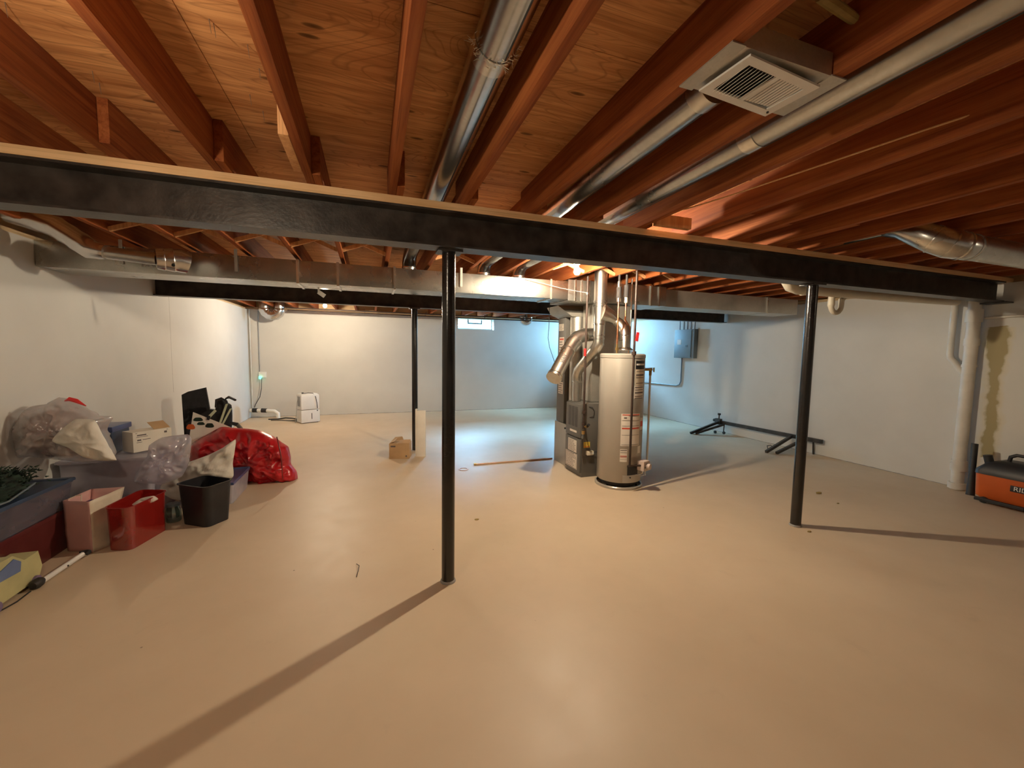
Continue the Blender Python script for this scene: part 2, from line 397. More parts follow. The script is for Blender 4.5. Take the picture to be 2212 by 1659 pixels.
def Rx(a): return Matrix.Rotation(math.radians(a), 3, 'X')
def Ry(a): return Matrix.Rotation(math.radians(a), 3, 'Y')
def arc(c, r, a0, a1, u, v, n=8):
    c, u, v = Vector(c), Vector(u), Vector(v)
    return [c + u*(r*math.cos(math.radians(a0+(a1-a0)*i/n))) + v*(r*math.sin(math.radians(a0+(a1-a0)*i/n))) for i in range(n+1)]
ORD = ['first', 'second', 'third', 'fourth', 'fifth', 'sixth', 'seventh', 'eighth', 'ninth', 'tenth', 'eleventh', 'twelfth', 'thirteenth',
       'fourteenth', 'fifteenth', 'sixteenth', 'seventeenth', 'eighteenth', 'nineteenth', 'twentieth', 'twenty-first', 'twenty-second', 'twenty-third']

# ------------------------------------------------------------------ room shell
XL, XR, YN, YF = -2.44, 6.43, -3.3, 10.05
ZB, ZJ, ZS = 2.105, 2.355, 2.54          # beam underside, joist underside, subfloor underside
BEAM1, BEAM2 = 2.50, 6.14
struct('floor', MB().box((XL-.25, YN-.25, -.2), (XR+.25, YF+.25, 0)), 'floor')
struct('wall_left', MB().box((XL-.25, YN-.25, 0), (XL, YF, 2.30)), 'wall_left_m')
struct('wall_near', MB().box((XL, YN-.25, 0), (XR, YN, 2.30)), 'wall_near_m')
mb = MB()   # far wall with two window openings
W1, W2, WZ = (2.06, 2.98), (4.90, 5.80), (2.035, 2.31)
mb.box((XL-.25, YF, 0), (XR+.25, YF+.25, WZ[0]))
for a, b in ((XL-.25, W1[0]), (W1[1], W2[0]), (W2[1], XR+.25)): mb.box((a, YF, WZ[0]), (b, YF+.25, 2.31))
struct('wall_far', mb, 'wall_far_m', merge=False)
mb = MB(); W3 = (9.12, 9.92)
mb.box((XR, YN-.25, 0), (XR+.25, YF, WZ[0])).box((XR, YN-.25, WZ[0]), (XR+.25, W3[0], 2.31)).box((XR, W3[1], WZ[0]), (XR+.25, YF, 2.31))
struct('wall_right', mb, 'wall_right_m', merge=False)
# framing that closes the room above the concrete
struct('trim_1', MB().box((XL-.2, YN-.25, 2.30), (XL-.04, YF+.2, 2.343)), 'silly')
struct('trim_2', MB().box((XL-.2, YN-.25, 2.344), (XL-.10, YF+.2, ZS-.001)), 'silly')
struct('trim_3', MB().box((XR+.04, YN-.25, 2.311), (XR+.2, YF+.2, 2.353)), 'silly')
struct('trim_4', MB().box((XR+.10, YN-.25, 2.354), (XR+.2, YF+.2, ZS-.001)), 'silly')
struct('trim_5', MB().box((XL-.04, YF+.04, 2.311), (XR+.04, YF+.2, 2.353)), 'sill')
struct('trim_6', MB().box((XL-.10, YF+.12, 2.354), (XR+.10, YF+.2, ZS-.001)), 'sill')
struct('trim_7', MB().box((XL-.10, YN-.2, 2.301), (XR+.10, YN-.12, ZS-.001)), 'sill')
# plywood sheets of the floor above: thin gaps between them show as dark lines
mb = MB(); y = YN-.25; row = 0
ys = [YN-.25]
while ys[-1] < YF+.2: ys.append(ys[-1]+1.2192)
for i, (a, b) in enumerate(zip(ys, ys[1:])):
    x = XL-.2-(1.2192 if i % 2 else 0) - .35
    while x < XR+.2:
        x2 = x+2.4384
        xa, xb = max(x+.0015, XL-.22), min(x2-.0015, XR+.22)
        if xb > xa: mb.box((xa, a+.0015, ZS), (xb, min(b, YF+.25)-.0015, ZS+.018))
        x = x2
struct('ceiling', mb, 'plyknot', merge=False)
struct('trim_8', MB().box((XL-.25, YN-.3, ZS+.019), (XR+.25, YF+.3, ZS+.06)), 'ply_edge')

# windows: frame, sash, glass, with the well outside
def window(n, c, d_in, wid, extra=''):
    """c centre of the opening at the inner wall face; d_in unit vector pointing into the room"""
    d = Vector(d_in); s = Vector((-d.y, d.x, 0)); c = Vector(c); h0, h1 = WZ[0]+.002, WZ[1]-.002
    def bx(mb, s0, s1, o0, o1, z0, z1):
        p = [c+s*s0-d*o0, c+s*s1-d*o1]
        mb.box((min(p[0].x, p[1].x), min(p[0].y, p[1].y), z0), (max(p[0].x, p[1].x), max(p[0].y, p[1].y), z1))
    hw = wid/2-.002; mb = MB()
    for a, b, z0, z1 in ((-hw, hw, h0, h0+.03), (-hw, hw, h1-.02, h1), (-hw, -hw+.03, h0+.03, h1-.02), (hw-.03, hw, h0+.03, h1-.02)): bx(mb, a, b, .17, .21, z0, z1)
    f = struct('window_%d' % n, mb, 'whiteplastic', merge=False)
    g = MB(); bx(g, -hw+.03, hw-.03, .185, .190, h0+.03, h1-.02); g.build('pane', 'glass', f)
    mb = MB()
    for a, b, z0, z1 in ((-.19, .19, h1-.13, h1-.10), (-.19, -.16, h1-.10, h1-.02), (.16, .19, h1-.10, h1-.02)): bx(mb, a, b, .150, .168, z0, z1)
    mb.build('sash_bracket', 'dark', f, merge=False)
    # corrugated well outside, standing clear of the wall
    w_ = MB(); R = wid/2+.12
    fr = [c - d*.27 + s*(R*math.cos(t)) - d*(R*.75*math.sin(t)) for t in [PI*i/24 for i in range(25)]]
    def fn(u, v):
        i = min(int(u*24), 23); t = u*24-i; p = fr[i].lerp(fr[i+1], t)
        q = (p-(c-d*.27)).normalized()*.012*math.sin(v*60)
        return (p.x+q.x, p.y+q.y, 1.7+v*.75)
    w_.grid(fn, 24, 40); tag(w_.build('window_well', 'outside', f, thick=.004))
    b_ = MB(); b_.poly([(p.x, p.y, 1.68) for p in fr], (0, 0, .02)); b_.build('well_gravel', 'outside', f)
window(1, ((W1[0]+W1[1])/2, YF, 0), (0, -1, 0), W1[1]-W1[0])
window(2, ((W2[0]+W2[1])/2, YF, 0), (0, -1, 0), W2[1]-W2[0])
window(3, (XR, (W3[0]+W3[1])/2, 0), (-1, 0, 0), W3[1]-W3[0])

# ------------------------------------------------------------------ joists
def jx(k):
    return .106+.4064*k + {6-4: .025, 3: .02, 5: .02}.get(k, 0)
ks = list(range(-6, 16))
def joist(x, y0, y1, label, grp, name='ceiling_joist', z0=ZJ):
    m = MB().box((x, y0, z0), (x+.038, y1, ZS-.001), bev=.002)
    return tag(m.build(name, 'joist'), label, 'joist', grp)
for i, k in enumerate(ks):
    x = jx(k)
    joist(x, YN-.1, 2.60, 'wooden joist in front of the near beam, %s from the left wall' % ORD[i], 'joists in front of the near beam')
    lap = {-3: 2.28, -2: 2.30, -1: 2.30, 0: 2.30, 1: 2.33, 2: 2.34, 3: 2.36, 4: 2.37, 5: 1.95, 6: 2.0, 7: 1.85, 8: 2.2, 9: 1.9, 10: 1.8, 11: 2.3}.get(k, 2.3)
    joist(x+.0395, lap, 6.24, 'wooden joist spanning between the two black beams, %s from the left wall' % ORD[i], 'joists between the two beams')
    joist(x+.001, 6.02, YF+.11, 'wooden joist between rear beam and far wall, %s from the left wall' % ORD[i], 'joists behind the rear beam')
# short scab board nailed on the left of one joist (bright end seen at top left)
tag(MB().box((jx(-1)-.040, 1.93, ZJ+.001), (jx(-1)-.002, 2.30, ZS-.004), bev=.002).build('joist_block', 'brace'),
    'short pale wood block nailed on the left side of a joist above the near beam', 'wood block')
tag(MB().box((jx(4)+.080, 2.33, ZJ+.002), (jx(5)-.06, 2.368, ZJ+.075)).build('wood_block', 'brace'),
    'bright wood block above the beam right of the second round duct, cable end behind it', 'wood block')
# cross bridging between the joists just before the trunk duct
for i, k in enumerate(range(-5, 9)):
    x0, x1 = jx(k)+.0785, jx(k+1)+.0385; yb = 3.98
    if k in (0, 2, 3, 8): continue
    t = thing('cross_bridging', ((x0+x1)/2, yb, ZJ), 'crossed wooden bridging struts in the %s joist bay from the left wall' % ORD[i+1], 'bridging', 'cross bridging between the joists')
    for s in (0, 1):
        a = Vector((x0 if s == 0 else x1, yb+.03*s, ZJ+.015)); b = Vector((x1 if s == 0 else x0, yb+.03*s, ZS-.03)); d = b-a
        m = MB().box((-.0, -.012, -.016), (d.length, .012, .016), rot=None)
        ang = math.atan2(d.z, d.x)
        bmesh.ops.rotate(m.bm, verts=m.bm.verts, cent=(0, 0, 0), matrix=Matrix.Rotation(-ang, 3, 'Y'))
        bmesh.ops.translate(m.bm, verts=m.bm.verts, vec=a)
        m.build('strut', 'brace', t)
# nails poking through the plywood at top left
for i, (px, py) in enumerate([(452, 55), (462, 65), (535, 110), (560, 160), (540, 215), (568, 250), (200, 165), (12, 20), (215, 190)]):
    p = at(px, py, 2, ZS-.02)
    tag(MB().cyl((p.x, p.y, ZS), (p.x+.006, p.y-.004, ZS-.045), .0016, .0006, n=6).build('nail', 'nail'),
        'thin nail poking down through the plywood between joists at upper left', 'nail', 'nails through the plywood')

# ------------------------------------------------------------------ steel beams, plates and posts
def ibeam(y, x0, x1, label, half=.068):
    t = thing('steel_beam', ((x0+x1)/2, y, ZB), label, 'beam')
    m = MB(); zt = 2.311
    prof = [(-half, ZB), (half, ZB), (half, ZB+.011), (.006, ZB+.017), (.006, zt-.017), (half, zt-.011), (half, zt), (-half, zt), (-half, zt-.011), (-.006, zt-.017), (-.006, ZB+.017), (-half, ZB+.011)]
    m.poly([(x0, y+a, b) for a, b in prof], (x1-x0, 0, 0)); m.build('beam_section', 'blacksteel', t, angle=20)
    return t
ibeam(BEAM1, XL+.02, XR-.10, 'black steel I-beam crossing the whole picture nearest the camera')
ibeam(BEAM2, XL+.002, XR-.02, 'black steel I-beam farther back, seen below the trunk duct')
tag(MB().box((XL+.01, BEAM1-.070, 2.312), (XR+.03, BEAM1+.070, ZJ-.001), bev=.002).build('top_plate', 'plate'), 'pale wooden plate lying along the top of the near black beam', 'wood plate')
tag(MB().box((XL+.01, BEAM2-.070, 2.312), (XR-.01, BEAM2+.070, ZJ-.001), bev=.002).build('top_plate', 'plate'), 'wooden plate on top of the rear black beam', 'wood plate')
# beam seat at the right wall
tag(MB().box((XR-.14, BEAM1-.10, ZB-.016), (XR-.001, BEAM1+.10, ZB-.001)).build('bearing_plate', 'blacksteel'), 'thin dark steel plate under the near beam end at the right wall', 'steel plate')
def post(x, y, r, label, grp='steel posts under the beams'):
    t = thing('steel_post', (x, y, 0), label, 'post', grp)
    MB().cyl((x, y, .0), (x, y, ZB-.012), r, n=32).build('tube', 'postpaint', t)
    MB().box((x-.075, y-.062, ZB-.012), (x+.075, y+.062, ZB-.001)).build('cap_plate', 'blacksteel', t)
    m = MB(); m.lathe([(r+.001, 0), (r+.009, .001), (r+.006, .012), (r+.001, .016)], (x, y, 0), n=28); m.build('grout_ring', 'greyplastic', t)
    return t
post(.4625, 2.545, .0415, 'glossy black round steel post standing under the near beam at the middle')
post(3.545, 2.49, .0415, 'glossy black round steel post under the near beam at the right')
post(.615, BEAM2, .042, 'black round steel post under the rear beam behind the small carton')
post(3.30, BEAM2, .042, 'black round steel post under the rear beam hidden behind the furnace')

# ------------------------------------------------------------------ bulbs
def bulb(x, y, zt, mat, label, r=.030, cord=0):
    t = thing('bare_bulb_light', (x, y, zt), label, 'light', 'bare bulb lights')
    MB().lathe([(.0, 0), (.055, 0), (.055, -.012), (.035, -.035), (.024, -.042), (.0, -.042)], (x, y, zt), n=28).build('lampholder', 'ceramic', t)
    z = zt-.042
    if cord:
        MB().cyl((x, y, z), (x, y, z-cord), .003, n=8).build('cord', 'dark', t); z -= cord
        MB().cyl((x, y, z), (x, y, z-.04), .018, n=16).build('socket', 'dark', t); z -= .04
    prof = [(.013, 0), (.014, -.018), (.020, -.032), (.028, -.048)] + [(r*math.cos(a), -.066-r*math.sin(a)) for a in [PI/2*i/8 for i in range(0, 9)]]
    MB().lathe(prof, (x, y, z), n=24).build('bulb', mat, t)
bulb(1.825, 3.46, ZJ-.001, 'bulb_main', 'bright bare bulb in a white holder behind the near beam beside the flue')
bulb(-.775, 8.30, 2.386, 'bulb_far', 'lit bare bulb behind the rear beam at the far left of the basement')
bulb(-.80, .86, ZJ-.001, 'bulb_near', 'lit bare bulb above and left of the camera', cord=.06)
bulb(5.35, -.13, ZJ-.001, 'bulb_right', 'lit bare bulb to the right of and behind the camera')

# ------------------------------------------------------------------ sheet-metal trunk ducts
def trunk(x0, x1, y0, y1, z0, z1, label, seams=(), mat='galv'):
    t = thing('trunk_duct', ((x0+x1)/2, (y0+y1)/2, z0), label, 'duct', 'rectangular trunk ducts')
    MB().box((x0, y0, z0), (x1, y1, z1), bev=.003).build('duct_body', mat, t)
    for sx in seams:
        m = MB()
        for a, b in (((sx-.011, y0-.009, z0-.009), (sx+.011, y0-.0005, z1+.009)), ((sx-.011, y0-.0005, z0-.009), (sx+.011, y1+.009, z0-.0005)), ((sx-.011, y0-.0005, z1+.0005), (sx+.011, y1+.009, z1+.009))):
            m.box(a, b)
        m.build('drive_cleat', 'galv_bright', t, merge=False)
    return t
t = trunk(XL+.005, 2.135, 4.25, 4.62, 2.10, 2.302, 'long galvanised rectangular trunk duct from left wall to the furnace', (-.62, -.28, .235, 1.92), 'galv_trunk')
for sx in (-1.9, -1.1, .9): MB().box((sx-.012, 4.236, 2.16), (sx+.012, 4.2395, 2.353)).build('hanger_strap', 'galv_dull', t)
trunk(3.56, 6.06, 4.46, 4.86, 2.115, 2.335, 'galvanised rectangular trunk duct running from furnace to right wall', (5.45,), 'galv_dull')
# return plenum over the furnace, with panels and the offset cap
t = thing('supply_plenum', (2.85, 4.6, .90), 'tall galvanised plenum rising from furnace to the joists', 'duct')
MB().box((2.56, 4.40, .895), (3.08, 4.66, 2.09), bev=.004).build('plenum_box', 'galv_dull', t)
MB().box((2.16, 4.30, 2.095), (3.53, 4.80, 2.335), bev=.004).build('plenum_head', 'galv', t)
for sx in (2.25, 2.33, 2.44, 3.30, 3.42): MB().box((sx-.009, 4.285, 2.09), (sx+.009, 4.2995, 2.34)).build('standing_seam', 'galv_bright', t)
# return drop, round column
t = thing('return_drop', (2.62, 4.93, 0), 'grey return air drop behind the furnace, round column and labels on its side', 'duct')
MB().box((2.43, 4.88, .56), (2.85, 5.10, 1.95), bev=.003).build('drop_body', 'furnacegrey', t)
MB().box((2.415, 4.69, .0), (2.87, 5.115, .555), bev=.004).build('filter_cabinet', 'furnacelight', t)
m = MB(); m.loft([[(2.42, 4.69, 1.955), (2.70, 4.69, 1.955), (2.70, 5.10, 1.955), (2.42, 5.10, 1.955)], [(2.34, 4.68, 2.00), (2.75, 4.68, 2.00), (2.75, 5.16, 2.00), (2.34, 5.16, 2.00)], [(2.28, 4.815, 2.0945), (2.75, 4.815, 2.0945), (2.75, 5.16, 2.0945), (2.28, 5.16, 2.0945)]])
m.build('offset_cap', 'galv_dull', t)
MB().cyl((2.412, 4.78, .505), (2.40, 4.78, .505), .012).build('latch', 'dark', t)
def label_plate(root, name, c, u, v, nrm, wd, ht, mat='paper', lines=6, red=(), inkfrac=.75, frame=False, seed=0):
    """paper label with rows of printing; u, v in-plane unit vectors"""
    rnd = random.Random(seed); c, u, v, nrm = Vector(c), Vector(u), Vector(v), Vector(nrm)
    def quad(m, a0, a1, b0, b1, o0, o1):
        pts = [c+u*a+v*b+nrm*o0 for a, b in ((a0, b0), (a1, b0), (a1, b1), (a0, b1))]
        m.poly(pts, nrm*(o1-o0))
    m = MB(); quad(m, -wd/2, wd/2, -ht/2, ht/2, 0, .0012); p = m.build(name, mat, root)
    mi, mr = MB(), MB(); ni = nr = 0
    for i in range(lines):
        b = ht/2 - ht*(i+.8)/(lines+.6); h = ht/(lines+.6)*.34; a = -wd*.43
        isred = i in red
        if isred: h *= 1.7
        end = -wd*.43 + wd*.86*(1 if isred else rnd.uniform(.55, 1))
        while a < end:
            L = wd*rnd.uniform(.05, .16) if not isred else wd*.9
            if isred: quad(mr, a, min(a+L, wd*.43), b-h/2, b+h/2, .0012, .002); nr += 1
            else: quad(mi, a, min(a+L, wd*.43), b-h/2, b+h/2, .0012, .002); ni += 1
            a += L+wd*.03
    if frame:
        for a0, a1, b0, b1 in ((-.47, .47, .46, .475), (-.47, .47, -.475, -.46), (-.47, -.455, -.46, .46), (.455, .47, -.46, .46)): quad(mi, a0*wd, a1*wd, b0*ht, b1*ht, .0012, .002); ni += 1
    if ni: mi.build('printing', 'ink', p, merge=False)
    else: mi.bm.free()
    if nr: mr.build('red_printing', 'redink', p, merge=False)
    else: mr.bm.free()
    return p
for i, (z, h, mt) in enumerate(((1.83, .09, 'cardboardw'), (1.60, .20, 'paper'), (1.02, .16, 'paper'))):
    label_plate(t, 'label', (2.4285, 4.985+.02*(i == 0), z), (0, -1, 0), (0, 0, 1), (-1, 0, 0), .14, h, mt, 5, red=(0,) if i == 1 else (), seed=i)
CXX = 2.545
MB().cyl((CXX, 4.783, .556), (CXX, 4.783, 1.38), .084, n=32).build('lower_column', 'galv_dull', t)
MB().lathe([(.084, 0), (.091, .03), (.093, .07), (.090, .11)], (CXX, 4.783, 1.381), n=32).build('collar', 'galv_dull', t)
MB().cyl((CXX, 4.783, 1.49), (CXX, 4.783, 1.954), .090, n=32).build('upper_column', 'galv_dull', t)

# ------------------------------------------------------------------ furnace
FX0, FX1, FY0, FY1, FZ = 2.37, 3.08, 4.27, 4.67, .89
t = thing('furnace', ((FX0+FX1)/2, (FY0+FY1)/2, 0), 'dark grey upright gas furnace with louvred door standing beside water heater', 'furnace')
MB().box((FX0+.012, FY0, 0), (FX1, FY1, FZ), bev=.004).build('cabinet', 'furnacegrey', t)
d = MB().box((FX0-.012, FY0+.01, .475), (FX0+.0115, FY1-.01, FZ-.012), bev=.006).build('upper_door', 'furnacegrey', t)
m = MB()
for c in range(3):
    for r in range(15):
        y0 = FY0+.085+c*.085; z = .60+r*.0165
        m.box((FX0-.0135, y0, z), (FX0-.0122, y0+.065, z+.008))
m.build('louvre', 'dark', d, merge=False)
MB().box((FX0-.016, FY0+.10, .525), (FX0-.0122, FY0+.27, .55)).build('name_plate', 'paper', d)
d = MB().box((FX0-.012, FY0+.01, .05), (FX0+.0115, FY1-.01, .462), bev=.006).build('lower_door', 'furnacegrey', t)
label_plate(t, 'label', (FX0-.013, FY0+.20, .355), (0, -1, 0), (0, 0, 1), (-1, 0, 0), .22, .15, 'paper', 8, seed=3)
label_plate(t, 'label', (FX0-.013, FY0+.22, .17), (0, -1, 0), (0, 0, 1), (-1, 0, 0), .30, .19, 'paper', 11, seed=4, frame=True)
m = MB()
for i in range(8): m.cyl((FX0-.0115, FY0+.07+.035*i, .468), (FX0-.018, FY0+.07+.035*i, .468), .006, n=10)
m.build('vent_hole', 'dark', t, merge=False)
label_plate(t, 'warning_label', (2.445, FY0-.0005, .395), (1, 0, 0), (0, 0, 1), (0, -1, 0), .085, .07, 'yellow', 4, seed=5, red=(3,))
b = MB().box((2.435, FY0-.045, .275), (2.52, FY0-.0005, .325), bev=.005).build('junction_box', 'cream', t)
m = MB()
for i in (0, 1): m.cyl((2.478+.028*i, FY0-.0455, .30), (2.478+.028*i, FY0-.050, .30), .012, n=14)
m.build('outlet', 'whiteplastic', b, merge=False)
MB().tube([(2.52, FY0-.02, .30), (2.56, FY0-.04, .315), (2.62, FY0-.02, .30), (2.66, FY0-.03, .31)], .005, 8).build('wire', 'blackplastic', t)
MB().tube([(2.46, FY0-.004, .855), (2.50, FY0-.012, .85), (2.53, FY0-.012, .80), (2.52, FY0-.012, .745), (2.47, FY0-.004, .73)], .003, 8).build('cable_loop', 'blackplastic', t)

# ------------------------------------------------------------------ flue pipes (round, galvanised)
def sl(px, py, y):
    p = at(px, py, 1, y); return (p.x, p.y, p.z)
def pipe(name, pts, r, mat, label, bands=(), cat='duct', grp=None, parent=None, cap=True):
    """round sheet-metal pipe with raised seam bands; bands = (segment index, fraction)"""
    pts = [Vector(p) for p in pts]
    t = thing(name, pts[0], label, cat, grp) if parent is None else parent
    MB().tube(pts, r, 28, cap).build('pipe_run' if parent is None else name, mat, t)
    for i, f in bands:
        a, b = pts[i], pts[i+1]; c = a.lerp(b, f); d = (b-a).normalized()*.007
        MB().cyl(c-d, c+d, r+.0035, n=28).build('seam_band', 'galv_bright', t)
    return t
YFL = 4.14
A = Vector(sl(1297, 640, YFL)); B = Vector(sl(1295, 703, YFL)); C = Vector(sl(1293, 742, YFL)); D = Vector(sl(1247, 796, YFL)); 
t = thing('flue_pipe', (A.x, YFL, 1.6), 'shiny round metal flue with a wye, rising beside the water heater to the joists', 'flue')
MB().cyl((A.x, YFL, 2.02), (A.x, YFL, ZS-.004), .073, n=32).build('vent_riser', 'flue', t)
for z in (2.03, 2.06, 2.085): MB().cyl((A.x, YFL, z-.006), (A.x, YFL, z+.006), .079, n=32).build('seam_band', 'galv_bright', t)
E1 = Vector((2.715, 4.08, 1.80)); T = Vector((2.735, 4.00, 1.72)); Tb = Vector((2.737, 3.985, 1.535))
m = MB(); m.tube([(A.x, YFL, 2.02), (A.x-.004, YFL, 1.83)], .070, 32); m.build('wye_body', 'flue', t)
m = MB(); m.tube([(A.x+.005, YFL-.005, 1.955), Vector(sl(1318, 683, 4.12)), Vector(sl(1330, 692, 4.10))], .07, 32, radii=[.112, .075, .056]); m.build('wye_branch', 'flue', t)
V0 = Vector((2.432, 4.535, .895)); D = Vector(sl(1249, 800, 4.50)); D2 = Vector(sl(1246, 812, 4.535))
m = MB(); m.tube([(A.x, YFL, 1.83), (C.x, YFL, 1.69), (C.x, YFL, C.z+.03), C, (C.x-.02, YFL+.03, C.z-.06), D.lerp(C, .15)+Vector((0, -.02, .01)), D, D2, D2+Vector((0, 0, -.06))], .062, 28, radii=[.066, .064, .062, .062, .062, .060, .058, .056, .055]); m.build('lower_run', 'flue', t)
for z in (1.825, 1.70, 1.66): MB().cyl((C.x, YFL, z-.006), (C.x, YFL, z+.006), .068, n=32).build('seam_band', 'galv_bright', t)
MB().cyl(D2+Vector((0, 0, -.06)), V0, .054, n=28).build('furnace_vent', 'galv', t)
MB().cyl(D2+Vector((0, 0, -.08)), D2+Vector((0, 0, -.06)), .058, n=28).build('seam_band', 'galv_bright', t)
m = MB(); m.tube([Vector(sl(1326, 689, 4.11)), Vector(sl(1338, 699, 4.08)), Vector(sl(1347, 710, 4.04)), T, Tb], .05, 28, radii=[.054, .058, .060, .058, .058]); m.build('heater_vent', 'flue', t)
for p_ in (T+Vector((0, 0, -.02)), T+Vector((0, 0, -.075))): MB().cyl(p_-Vector((0, 0, .005)), p_+Vector((0, 0, .005)), .062, n=28).build('seam_band', 'galv_bright', t)

# open-ended combustion air pipe slanting down to the left
YO = 4.31
o = [Vector(sl(1290, 722, YO)), Vector(sl(1262, 724, YO)), Vector(sl(1248, 729, YO-.01)), Vector(sl(1236, 742, YO-.03)), Vector(sl(1227, 758, YO-.06)), Vector(sl(1196, 817, YO-.28))]
t = thing('air_intake_pipe', o[5], 'galvanised round pipe bending left and slanting down beside the furnace, capped end', 'duct')
MB().tube(o, .082, 30, radii=[.076, .078, .080, .080, .078, .078]).build('pipe_run', 'galv', t)
for a, b, f in ((1, 2, .0), (2, 3, .5), (4, 5, .02), (4, 5, .90), (4, 5, .99)):
    c = o[a].lerp(o[b], f); d = (o[b]-o[a]).normalized()*.006
    MB().cyl(c-d, c+d, .0865, n=30).build('seam_band', 'galv_bright', t)
def text(body, size, origin, u, v, nrm, mat, parent, name='lettering', ext=.0008):
    cu = bpy.data.curves.new(name, 'FONT'); cu.body = body; cu.size = size; cu.extrude = ext; cu.align_x = 'CENTER'; cu.align_y = 'CENTER'
    tmp = bpy.data.objects.new(name+'_tmp', cu); COL.objects.link(tmp)
    dg = bpy.context.evaluated_depsgraph_get(); me = bpy.data.meshes.new_from_object(tmp.evaluated_get(dg))
    bpy.data.objects.remove(tmp); bpy.data.curves.remove(cu)
    o0 = ORI[parent.name]; u, v, nrm = Vector(u).normalized(), Vector(v).normalized(), Vector(nrm).normalized()
    for p in me.vertices: p.co = Vector(origin)+u*p.co.x+v*p.co.y+nrm*(p.co.z+ext) - o0
    me.materials.clear(); me.materials.append(MATS[mat])
    ob = bpy.data.objects.new(name, me); COL.objects.link(ob); ob.parent = parent; ORI[ob.name] = o0; return ob
ax = (o[5]-o[4]).normalized(); toc = (Vector((0, 0, 1.5))-o[4].lerp(o[5], .45)); toc = (toc-ax*toc.dot(ax)).normalized()
text('VENT', .055, o[4].lerp(o[5], .45)+toc*.080, -ax, toc.cross(-ax), toc, 'ink', t)

# ------------------------------------------------------------------ water heater
HX, HY, HR = 2.695, 3.965, .247
t = thing('water_heater', (HX, HY, 0), 'tall grey cylindrical gas water heater with warning labels, next to the furnace', 'water heater')
MB().lathe([(0, .075), (HR-.004, .075), (HR, .082), (HR, 1.44), (HR-.002, 1.447)], (HX, HY, 0), n=72).build('jacket', 'heatergrey', t)
MB().lathe([(HR+.003, 1.448), (HR+.003, 1.482), (HR-.01, 1.494), (0, 1.497)], (HX, HY, 0), n=72).build('top_pan', 'heatergrey', t)
MB().lathe([(0, .03), (HR-.035, .03), (HR-.035, .0745), (0, .0745)], (HX, HY, 0), n=48).build('burner_base', 'dark', t)
MB().lathe([(HR-.0, .0), (HR+.018, .0), (HR+.018, .022), (HR+.010, .030), (HR-.0, .030)], (HX, HY, 0), n=64).build('drain_pan', 'heatergrey', t)
m = MB()
for a in (200, 320, 80): m.cyl((HX+.20*math.cos(math.radians(a)), HY+.20*math.sin(math.radians(a)), 0), (HX+.20*math.cos(math.radians(a)), HY+.20*math.sin(math.radians(a)), .075), .012, n=12)
m.build('foot', 'dark', t, merge=False)
m = MB()  # draft hood
m.lathe([(.060, .035), (.085, .012), (.090, .0)], (HX+.042, HY+.02, 1.53), n=32); m.build('draft_hood', 'galv', t, thick=.002)
m = MB()
for a in (20, 110, 200, 290): m.cyl((HX+.042+.082*math.cos(math.radians(a)), HY+.02+.082*math.sin(math.radians(a)), 1.496), (HX+.042+.082*math.cos(math.radians(a)), HY+.02+.082*math.sin(math.radians(a)), 1.535), .005, n=8)
m.build('hood_leg', 'galv', t, merge=False)
def curved(root, name, a0, a1, z0, z1, mat, off=.0015, n=14, thick=.0012):
    """panel wrapped round the jacket between two angles (degrees)"""
    m = MB(); r0, r1 = HR+off-thick, HR+off; rings = []
    for i in range(n+1):
        a = math.radians(a0+(a1-a0)*i/n); c, s_ = math.cos(a), math.sin(a)
        rings.append([(HX+r0*c, HY+r0*s_, z0), (HX+r1*c, HY+r1*s_, z0), (HX+r1*c, HY+r1*s_, z1), (HX+r0*c, HY+r0*s_, z1)])
    m.loft(rings); return m.build(name, mat, root)
def wrapped_label(name, a0, a1, z0, z1, mat, rows, seed, band=None):
    p = curved(t, name, a0, a1, z0, z1, mat)
    rnd = random.Random(seed); h = (z1-z0)
    for f0, f1, mt in rows:
        curved(p, 'printed_band', a0+(a1-a0)*.05, a1-(a1-a0)*.05, z1-h*f1, z1-h*f0, mt, off=.0022, thick=.0006)
# angle of the side facing the camera is about -124 degrees; labels sit to the right of it
wrapped_label('warning_label', -122, -68, .49, .845, 'paper', [(.02, .05, 'redink'), (.06, .075, 'ink'), (.205, .215, 'ink'), (.37, .382, 'ink'), (.43, .475, 'redink'), (.655, .664, 'ink'), (.955, .965, 'ink')], 1)
p = curved(t, 'pictogram', -119, -103, .775, .825, 'paper', off=.003)
curved(p, 'pictogram_ink', -115, -108, .792, .808, 'ink', off=.0036, thick=.0006)
m_rows = [(.1+.09*i, .13+.09*i, 'ink') for i in range(9)]
wrapped_label('energy_label', -65, -48, .65, .80, 'paper', [(.0, .03, 'ink'), (.30, .70, 'redink'), (.97, 1.0, 'ink')], 2)
wrapped_label('brand_plate', -89, -54, 1.33, 1.42, 'dark', [(.35, .55, 'whiteplastic')], 3)
wrapped_label('rating_label', -89, -56, 1.155, 1.325, 'cream', [(.1, .13, 'ink'), (.3, .4, 'ink'), (.5, .54, 'ink'), (.85, .89, 'ink')], 4)
wrapped_label('instruction_label', -91, -57, 1.01, 1.15, 'paper', [(.1, .16, 'ink'), (.3, .34, 'ink'), (.5, .6, 'ink'), (.8, .85, 'ink'), (.95, 1.0, 'ink')], 5)
wrapped_label('small_label', -122, -104, .375, .455, 'paper', [(.1, .2, 'ink'), (.45, .5, 'ink'), (.9, 1.0, 'redink')], 6)
wrapped_label('small_label', -122, -104, .315, .37, 'paper', [(.1, .16, 'redink'), (.5, .55, 'ink')], 7)
wrapped_label('small_label', -72, -60, .40, .48, 'whiteboard', [], 8)
curved(t, 'burner_recess', -102, -69, .165, .28, 'dark', off=.002)
